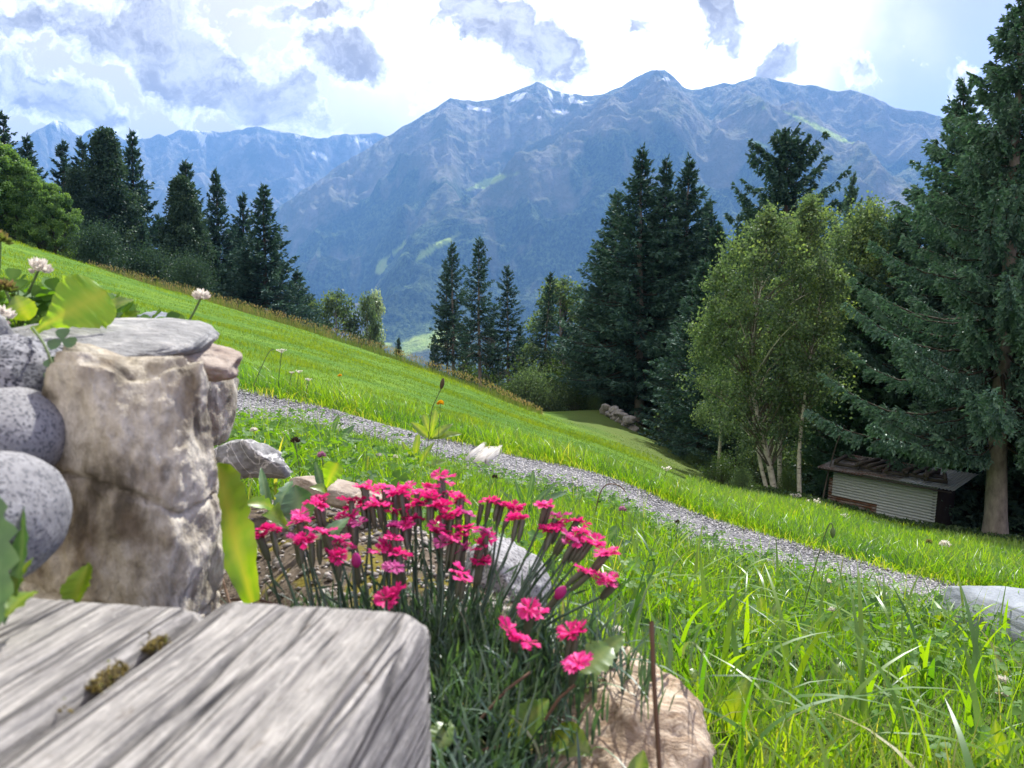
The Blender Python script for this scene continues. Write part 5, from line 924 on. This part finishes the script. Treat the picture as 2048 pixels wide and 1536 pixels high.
# clover growing through the grass
def cloverleaf(g, c, size, nrm, tone, r):
    nrm = norm(nrm); u = norm(np.cross(nrm, [.3, .9, .1])); v = np.cross(nrm, u); a0 = r.uniform(0, 6.28)
    for k in range(3):
        a = a0+k*2.094; d = u*math.cos(a)+v*math.sin(a); s = np.cross(nrm, d); t = np.array([0, .35, .7, .95, 1.]); w_ = np.array([.05, .38, .5, .36, .06])*size; cc = c+d*(t*size)[:, None]; fo = nrm*(.16*w_)[:, None]
        V = np.stack([cc-s*w_[:, None]+fo, cc, cc+s*w_[:, None]+fo], 1).reshape(-1, 3); g.add(V, gridF(5, 3), np.clip(tone+np.tile([0, .18, 0], 5)+r.normal(0, .05, 15), 0, 1))
rc = np.random.default_rng(77); g = Geo()
th, rr = scatter(8500, 250, 2700, .8, 4.4); ok = nearok(th, rr, .05) & (patchy(pts(th, rr), 1.6, 31) > -.12); th, rr = th[ok], rr[ok]; P = pts(th, rr)
for p in P:
    h = rc.uniform(.03, .105); c = p+np.array([rc.normal(0, .01), rc.normal(0, .01), h]); cloverleaf(g, c, rc.uniform(.008, .017), np.array([rc.normal(0, .45), rc.normal(0, .45), 1]), np.clip(rc.normal(.45, .2), 0, 1), rc)
tag(g.build('clover_cover', M['clover']), 'small clover leaves spread through the foreground grass', kind='stuff')
# ------------------------------------------------------------------ flowers in the grass
def stalk(P, rad, n=6):
    s = np.linspace(0, 1, len(P)); ss = np.linspace(0, 1, 14); Q = np.stack([np.interp(ss, s, np.asarray(P)[:, i]) for i in range(3)], -1)
    for _ in range(2): Q[1:-1] = .25*Q[:-2]+.5*Q[1:-1]+.25*Q[2:]
    return tube(Q, rad, n)
M['white'] = leafmat('white_petal', [(0, (.45, .36, .34)), (.4, (.70, .66, .62)), (1, (.85, .84, .80))], .35, (1.05, 1., .95), .02)
M['yellow'] = leafmat('yellow_petal', [(0, (.55, .25, .01)), (1, (.80, .50, .02))], .3, (1.1, 1., .5), .02); M['mauve'] = leafmat('mauve_petal', [(0, (.28, .09, .20)), (1, (.55, .28, .45))], .35, (1.1, 1, 1), .02)
M['brownhead'] = plainmat('brown_seed_head', (.075, .05, .03), .9, 0, .4, 300.)
def cloverhead(g, c, R, r, n=46, up=.4):
    a = r.normal(0, 1, (n, 3)); a[:, 2] = np.abs(a[:, 2])*1.1-.25; a = norm(a); B = c+a*R*.35; D = norm(a+np.array([0, 0, up])); g.add(*diamonds(B, D, np.full(n, R*.85), np.full(n, R*.19), 2)[:2], np.tile(np.repeat(np.clip(.55+.45*a[:, 2]+r.normal(0, .15, n), 0, 1), 4), 2))
def flower(name, label, cat, head, base, R, mat, group=None, n=46, mid=None, srad=.0012, stem='stem'):
    e = thing(name, label, cat, tuple(base), group); g = Geo(); P = [base]+([mid] if mid is not None else [(np.array(base)+np.array(head))/2+np.array([.004, 0, .004])])+[head]; g.add(*stalk(P, srad)); g.build('stem', M[stem], e, True)
    g = Geo(); cloverhead(g, np.array(head), R, rng, n); g.build('flower_head', M[mat], e); return e
flower('clover_flower', 'white clover flower high on the left above the big lit leaf', 'clover', A(76, 542, .80), A(45, 650, .82), .011, 'white', mid=A(55, 590, .81))
flower('clover_flower', 'white clover flower on a slanting stem right of the slab', 'clover', A(402, 596, .90), A(355, 680, .90), .0095, 'white', mid=A(385, 630, .90))
flower('clover_flower', 'faded brownish clover flower at the left photo edge above the clover', 'clover', A(0, 485, .80), A(-20, 620, .82), .010, 'dry'); flower('clover_flower', 'pinkish white clover flower low at the left photo edge', 'clover', A(2, 638, .70), A(-10, 700, .70), .010, 'white'); flower('clover_flower', 'wilted brown clover flower left of the big lit leaf', 'clover', A(12, 582, .78), A(15, 650, .78), .010, 'dry')
for lb, px, py, r, R, mt in [('small brown seed head on a thin stem behind the marbled rock', 590, 884, 1.5, .010, 'brownhead'), ('faded pinkish clover head right of the marbled rock', 643, 912, 1.5, .009, 'mauve'), ('white clover head in the grass left of the seed head', 508, 862, 2.2, .011, 'white'), ('white clover head near the upright stone in the grass', 570, 868, 2.2, .010, 'white'), ('mauve clover flower at the path edge right of the pink flowers', 1245, 1020, 2.6, .014, 'mauve'),
                             ('white clover head in front of the drain channel', 758, 912, 2.6, .011, 'white'), ('pale clover head beside the drain channel plants', 790, 915, 2.7, .011, 'white'), ('white clover head half hidden in the grass of the bank', 1655, 1165, 2.6, .013, 'white'), ('white clover head under the arching blades in the foreground', 1665, 1222, 1.9, .010, 'white'), ('white clover head low at the right in the foreground grass', 2005, 1362, 1.7, .011, 'white'), ('second white clover head low at the right, below the other', 2003, 1390, 1.6, .010, 'white'),
                             ('white clover head low beside the tan boulder', 1235, 1265, 1.0, .009, 'white'), ('brown withered head in front of the gravel path', 990, 955, 2.4, .010, 'brownhead'), ('rusty sorrel head in the grass below the path', 1355, 1045, 2.8, .010, 'brownhead'), ('whitish clover heads far right on the bank below the shed', 1890, 1092, 5.2, .034, 'white'), ('pale brown head standing left of the whitish heads on the bank', 1858, 1086, 5.0, .022, 'dry')]:
    flower('clover_flower', lb, 'clover', A(px, py, r), gp(px+rng.uniform(-6, 6), r), R, mt, 'clover and seed heads in the grass')
def umbel(label, px, py, r, R, base=None):
    c = A(px, py, r); b = gp(px-8, r) if base is None else base; e = thing('umbel_flower', label, 'wild flower', tuple(b), 'white umbels at the path'); g = Geo(); g.add(*stalk([b, (b+c)/2, c-np.array([0, 0, R*.6])], .0016*max(1, r/3))); g.build('stem', M['stem'], e, True); G2 = Geo()
    for k in range(12):
        a = rng.uniform(0, 6.28); q = R*math.sqrt(rng.random()); cc = c+np.array([math.cos(a)*q, math.sin(a)*q, rng.normal(0, R*.07)]); G2.add(*tube(np.array([c-np.array([0, 0, R*.6]), cc]), .0008*max(1, r/3), 3)); n = 10; G2.add(*diamonds(np.repeat(cc[None], n, 0), rng.normal(0, 1, (n, 3))+np.array([0, 0, .4]), np.full(n, R*.2), np.full(n, R*.07), 1)[:2], .9)
    G2.build('flower_head', M['white'], e)
for a in [('white umbel high on a thin stem beyond the path on the left', 563, 700, 5.6, .035), ('white umbel just right of the highest one beyond the path', 598, 742, 5.6, .03), ('small white umbel in the verge left of the others', 583, 744, 5.5, .022), ('white umbel low in the verge beyond the path', 617, 758, 5.4, .026), ('pale umbel standing in the verge in front of the shaded bank', 1333, 935, 5.4, .045), ('pale umbels beside the left end of the shed', 1625, 1000, 16, .16), ('pale umbel at the foot of the lone birch stem', 1592, 990, 18, .14), ('creamy umbel in the grass before the shed', 1690, 1030, 12, .06)]: umbel(*a)
# single stems
def stemthing(name, label, cat, P, rad, head=None, stem='stem', hm=None):
    e = thing(name, label, cat, tuple(P[0])); g = Geo(); g.add(*stalk(P, rad)); g.build('stem', M[stem], e, True)
    if head: head.build(hm[0], M[hm[1]], e, True)
def drop(c, d, L, R):                                # a bud or seed head, lathe-like along d
    s = np.linspace(0, 1, 9); return tube(np.asarray(c)+norm(np.array(d))*(s*L)[:, None], R*np.sin(np.pi*(.06+.92*s))**.7, 9)
g = Geo(); g.add(*drop(A(882, 778, 3.6), A(885, 755, 3.6)-A(880, 778, 3.6), .055, .011)); stemthing('plantain_stalk', 'tall dark plantain stalk with a pointed head above the path', 'plantain', [gp(850, 3.6), A(862, 820, 3.6), A(882, 778, 3.6)], .0022, g, 'stem', ('seed_head', 'brownhead'))
e = flower('hawkbit', 'orange-yellow hawkbit flower on a thin stem near the plantain stalk', 'wild flower', A(881, 808, 3.6), gp(868, 3.6), .018, 'yellow', None, 60, None, .0016)
flower('hawkbit', 'tiny yellow hawkbit far in the meadow verge', 'wild flower', A(680, 752, 5.5), gp(676, 5.5), .016, 'yellow', None, 40, None, .0016)
P = [gp(1608, 1.9), A(1630, 1130, 1.9), A(1652, 1062, 1.9), A(1659, 1046, 1.9), A(1664, 1045, 1.9), A(1666, 1056, 1.9)]; g = Geo(); g.add(*drop(A(1666, 1055, 1.9), (0, 0, -1.), .026, .0062)); stemthing('poppy_bud', 'nodding poppy bud on a hooked stem in front of the path', 'poppy', P, .0013, g, 'stem', ('bud', 'stem'))
stemthing('dead_stalk', 'dead brown stalk standing upright in front of the tan boulder', 'stalk', [A(1322, 1600, .50), A(1316, 1480, .505), A(1308, 1370, .51), A(1303, 1243, .515)], .0017, None, 'brownstem')
stemthing('seed_stem', 'thin dark seed stem arching over the verge on the left', 'stalk', [gp(500, 5.2), A(520, 740, 5.2), A(538, 702, 5.2), A(548, 698, 5.2)], .003, None, 'stem')
stemthing('seed_stem', 'thin curled yellow stem bending over the path edge', 'stalk', [gp(1190, 2.9), A(1200, 980, 2.9), A(1215, 966, 2.9), A(1240, 970, 2.9), A(1252, 985, 2.9)], .0022, None, 'brownstem')
for k, (a, b, lb) in enumerate([((436, 1140, .66), (462, 1215, .60), 'pale straw lying against the foot of the upright stone'), ((460, 1200, .62), (560, 1212, .62), 'pale straw lying across the bed chippings'), ((960, 1440, .50), (1060, 1345, .52), 'dry grey twig lying below the lowest pink flowers'), ((1090, 1440, .5), (1150, 1370, .5), 'pale dry stem leaning on the tan boulder'), ((915, 1535, .47), (1010, 1490, .48), 'pale dry stem at the bottom edge beside the beam')]):
    stemthing('dry_straw', lb, 'straw', [A(*a), (A(*a)+A(*b))/2+np.array([0, 0, .004]), A(*b)], .0011, None, 'drystem' if 'drystem' in M else 'brownstem')
# ------------------------------------------------------------------ clover and dandelion on top of the stones
e = thing('clover_plant', 'lush clover patch growing behind the pale grey slab', 'clover', tuple(A(120, 665, .84))); g = Geo(); gs = Geo()
for k in range(190):
    px = rc.uniform(-70, 350); yt = np.interp(px, [-70, 0, 60, 160, 230, 350], [560, 560, 560, 590, 600, 650]); py = yt+rc.random()**1.1*(690-yt); r = rc.uniform(.76, .94); c = A(px, py, r); cloverleaf(g, c, rc.uniform(.010, .017), np.array([rc.normal(0, .6), -.35+rc.normal(0, .5), .8]), np.clip(rc.normal(.5, .22), 0, 1), rc); gs.add(*tube(np.stack([c, c+np.array([rc.normal(0, .01), .01, -.05])]), .0007, 4))
g.build('leaves', M['clover'], e); gs.build('stems', M['stem'], e)
leafplant('dandelion', 'big yellow-green dandelion leaf glowing in the sun above the slab', 'dandelion', [(A(66, 664, .70), A(214, 584, .71), .052, dict(up=(.1, -1, .08), bend=.05, fold=.06, shape='spoon', n=30, mat='glowleaf')), (A(215, 625, .78), A(268, 600, .78), .014, dict(up=CAMUP, bend=.15)), (A(240, 655, .78), A(282, 622, .78), .014, dict(up=CAMUP, bend=.1)), (A(60, 640, .76), A(30, 590, .76), .022, dict(up=CAMUP, bend=.15))])
e = thing('vine_sprig', 'thin clover sprig hanging down over the slab front', 'clover', tuple(A(65, 655, .66))); g = Geo(); g.add(*stalk([A(65, 655, .66), A(90, 690, .62), A(105, 730, .61), A(110, 745, .61)], .0009)); g.build('stem', M['stem'], e); g = Geo()
for px, py in [(125, 680), (112, 735), (135, 745)]: cloverleaf(g, A(px, py, .61), .010, np.array([.1, -.8, .6]), .3, rc)
g.build('leaves', M['darkleaf'], e)
# ------------------------------------------------------------------ pink cushion flowers
M['pink'] = leafmat('pink_petal', [(0, (.28, .003, .07)), (.35, (.52, .010, .14)), (.75, (.70, .025, .23)), (1, (.78, .10, .38))], .32, (1.15, 1., 1.05), .015, .5); M['purple'] = leafmat('fading_purple_petal', [(0, (.20, .012, .09)), (.5, (.40, .035, .20)), (1, (.60, .14, .38))], .32, (1.1, 1, 1.05), .015, .5)
M['calyx'] = leafmat('pink_calyx', [(0, (.05, .06, .045)), (.5, (.085, .095, .065)), (1, (.14, .12, .09))], .15, (1.1, 1.1, .6), .04); M['blueleaf'] = leafmat('blue_green_needle_leaf', [(0, (.03, .065, .042)), (.5, (.07, .135, .08)), (.85, (.13, .21, .07)), (1, (.30, .26, .14))], .35, (1.2, 1.3, .5), .06)
def head(c, nrm, R, r, nf=2):
    """a tight bunch of fringed five-petalled flowers"""
    g = Geo(); nrm = norm(nrm); hs = r.normal(0, .14)
    for f in range(nf):
        nn = norm(nrm+r.normal(0, .28, 3)); u = norm(np.cross(nn, [.2, .95, .1])); v = np.cross(nn, u); cc = c+(u*r.normal(0, .42)+v*r.normal(0, .42))*R*(nf > 1)+nn*r.normal(0, .12)*R; Rf = R*r.uniform(.78, 1.05)*(.9 if nf > 1 else 1.1); a0 = r.uniform(0, 6.28)
        for k in range(5):
            a = a0+k*1.2566+r.normal(0, .1); m = 9; tt = np.linspace(0, 1, 5); aa = np.linspace(-.56, .56, m); edge = Rf*(1+.13*np.where(np.arange(m) % 2, 1, -1)*r.uniform(.5, 1.2, m)); cup = r.normal(.10, .12)
            rad = tt[:, None]*edge[None]; ang = a+aa[None]*np.minimum(1, .35+tt[:, None]*.8)
            hgt = Rf*(cup*tt[:, None]**1.5+.10*np.sin(aa[None]*7+r.uniform(0, 6))*tt[:, None]**1.5+r.normal(0, .035, (5, m))*tt[:, None])
            V = cc+u*(rad*np.cos(ang))[..., None]+v*(rad*np.sin(ang))[..., None]+nn*hgt[..., None]; tn = np.clip(.35+.45*tt[:, None]+r.normal(0, .12, (5, m))+hs, 0, 1); g.add(V.reshape(-1, 3), gridF(5, m), tn.ravel())
    return g
def pinkplant(label, flowers, root, nleaf, spread, lh):
    r = np.random.default_rng(len(flowers)); e = thing('pink_flower_plant', label, 'garden pinks', tuple(root))
    for (px, py, kind) in flowers:
        rr_ = np.interp(py, [950, 1010, 1090, 1190, 1270, 1350], [.70, .68, .63, .565, .515, .485])+r.normal(0, .012); c = A(px, py, rr_)
        rx = 870+(px-870)*(.82 if px < 870 else .42); rp = np.array(root)+np.array([(rx-870)/F*.6, r.normal(0, .022), r.normal(0, .004)]); ax = norm(c-rp+np.array([0, 0, .02])+r.normal(0, .012, 3)); R = r.uniform(.0088, .0114)
        if kind == 'b':
            g = Geo(); g.add(*drop(c-ax*.004, ax, .014, .0042)); pet = g.build('flower', M['purple'], e, True); cb = c-ax*.003
        else:
            pet = head(c, norm(ax*.30+np.array([r.normal(0, .16), .14+r.normal(0, .14), .92])), R, r, 3 if kind == 'p' else 2).build('flower', M['pink' if kind == 'p' else 'purple'], e); cb = c-ax*.001
            if kind == 'u': pet['label'] = 'fading purple flower'
        g = Geo(); s = np.linspace(0, 1, 7)
        for j in range(1 if kind == 'b' else 2): o_ = r.normal(0, .003, 3)*(j > 0); g.add(*tube(cb+o_-ax*(s*.021)[:, None], np.interp(s, [0, .15, .7, 1], [.0028, .0026, .0025, .0010]), 8), .5)
        q = g.build('calyx', M['calyx'], e, True); q.parent = pet; q.matrix_parent_inverse = Matrix.Identity(4)
        lo = cb-ax*.02; mid = rp*.45+lo*.55+np.array([r.normal(0, .006), r.normal(0, .006), .006]); g = Geo(); g.add(*stalk([rp, mid, lo], .00115, 5), .35)
        for j in range(2):
            b0 = rp+(lo-rp)*r.uniform(.35, .8); d = norm(ax+r.normal(0, .4, 3)); g.add(*diamonds(b0[None], d[None], [.026], [.0013], 2)[:2], .5)
        q = g.build('stem', M['blueleaf'], e); q.parent = pet
    n = nleaf; P = np.array(root)+np.stack([r.normal(0, spread[0], n), r.normal(0, spread[1], n), 0*r.random(n)-.004], -1)
    rng_l = r.uniform(.5, 1.2, n)*lh; g = Geo(); V, Fq, k = blades(P, rng_l, r.uniform(.0009, .0017, n), r.uniform(0, 6.28, n), np.clip(r.gamma(2.2, .22, n), .05, 1.2), 5); g.add(V, Fq, np.repeat(np.clip(r.normal(.45, .2, n), 0, 1), k)); g.build('foliage', M['blueleaf'], e)
FL = [(545, 1061, 'p'), (597, 1034, 'p'), (597, 1078, 'u'), (641, 999, 'p'), (649, 1066, 'p'), (682, 1086, 'p'), (703, 1001, 'p'), (699, 1032, 'p'), (757, 1007, 'p'), (732, 978, 'p'), (769, 974, 'p'), (806, 977, 'p'), (835, 987, 'p'), (831, 1010, 'p'), (856, 974, 'p'), (879, 960, 'p'), (918, 995, 'p'), (881, 1012, 'p'), (810, 1049, 'p'), (785, 1052, 'u'), (773, 1092, 'p'), (794, 1136, 'u'), (781, 1190, 'p'), (885, 1043, 'p'), (933, 1055, 'p'), (972, 1061, 'u'), (901, 1082, 'u'), (959, 1090, 'p'), (926, 1099, 'u'), (922, 1144, 'p'), (980, 999, 'p'), (1026, 1014, 'p'), (1092, 1008, 'p'), (1113, 1049, 'p'), (1154, 1041, 'p'), (1163, 1062, 'p'), (1183, 1084, 'p'), (1179, 1148, 'p'), (1233, 1161, 'p'), (1117, 1190, 'b'), (713, 1126, 'b')]
FL2 = [(1063, 1231, 'p'), (1032, 1264, 'p'), (1154, 1264, 'p'), (1152, 1332, 'p')]
rt = A(870, 1290, .62); rt[2] = -.305
r9 = np.random.default_rng(3)
for (px, py, k) in list(FL):
    if k == 'p' and py < 1100 and px < 1200: FL.append((px+r9.uniform(-34, 34), py+r9.uniform(6, 34), 'u' if r9.random() < .18 else 'p'))
pinkplant('large cushion of deep pink fringed garden pinks in front of the white-grey boulder', FL, rt, 2200, (.075, .035), .060)
rt2 = A(955, 1400, .55); rt2[2] = -.31
pinkplant('smaller tuft of garden pinks hanging over the tan boulder', FL2, rt2, 1300, (.034, .04), .05)
n = 900; th = rng.uniform(az(860), az(1110), n); rr = rng.uniform(.40, .62, n); P = pts(th, rr); g = Geo(); V, Fq, k = blades(P, rng.uniform(.02, .05, n), rng.uniform(.0012, .0026, n), rng.uniform(0, 6.28, n), rng.uniform(.1, 1.1, n), 4); g.add(V, Fq, np.repeat(rng.random(n)*.7, k)); tag(g.build('bed_grass', M['blueleaf']), 'short dark grass and needle leaves in the bed below the pinks', kind='stuff')
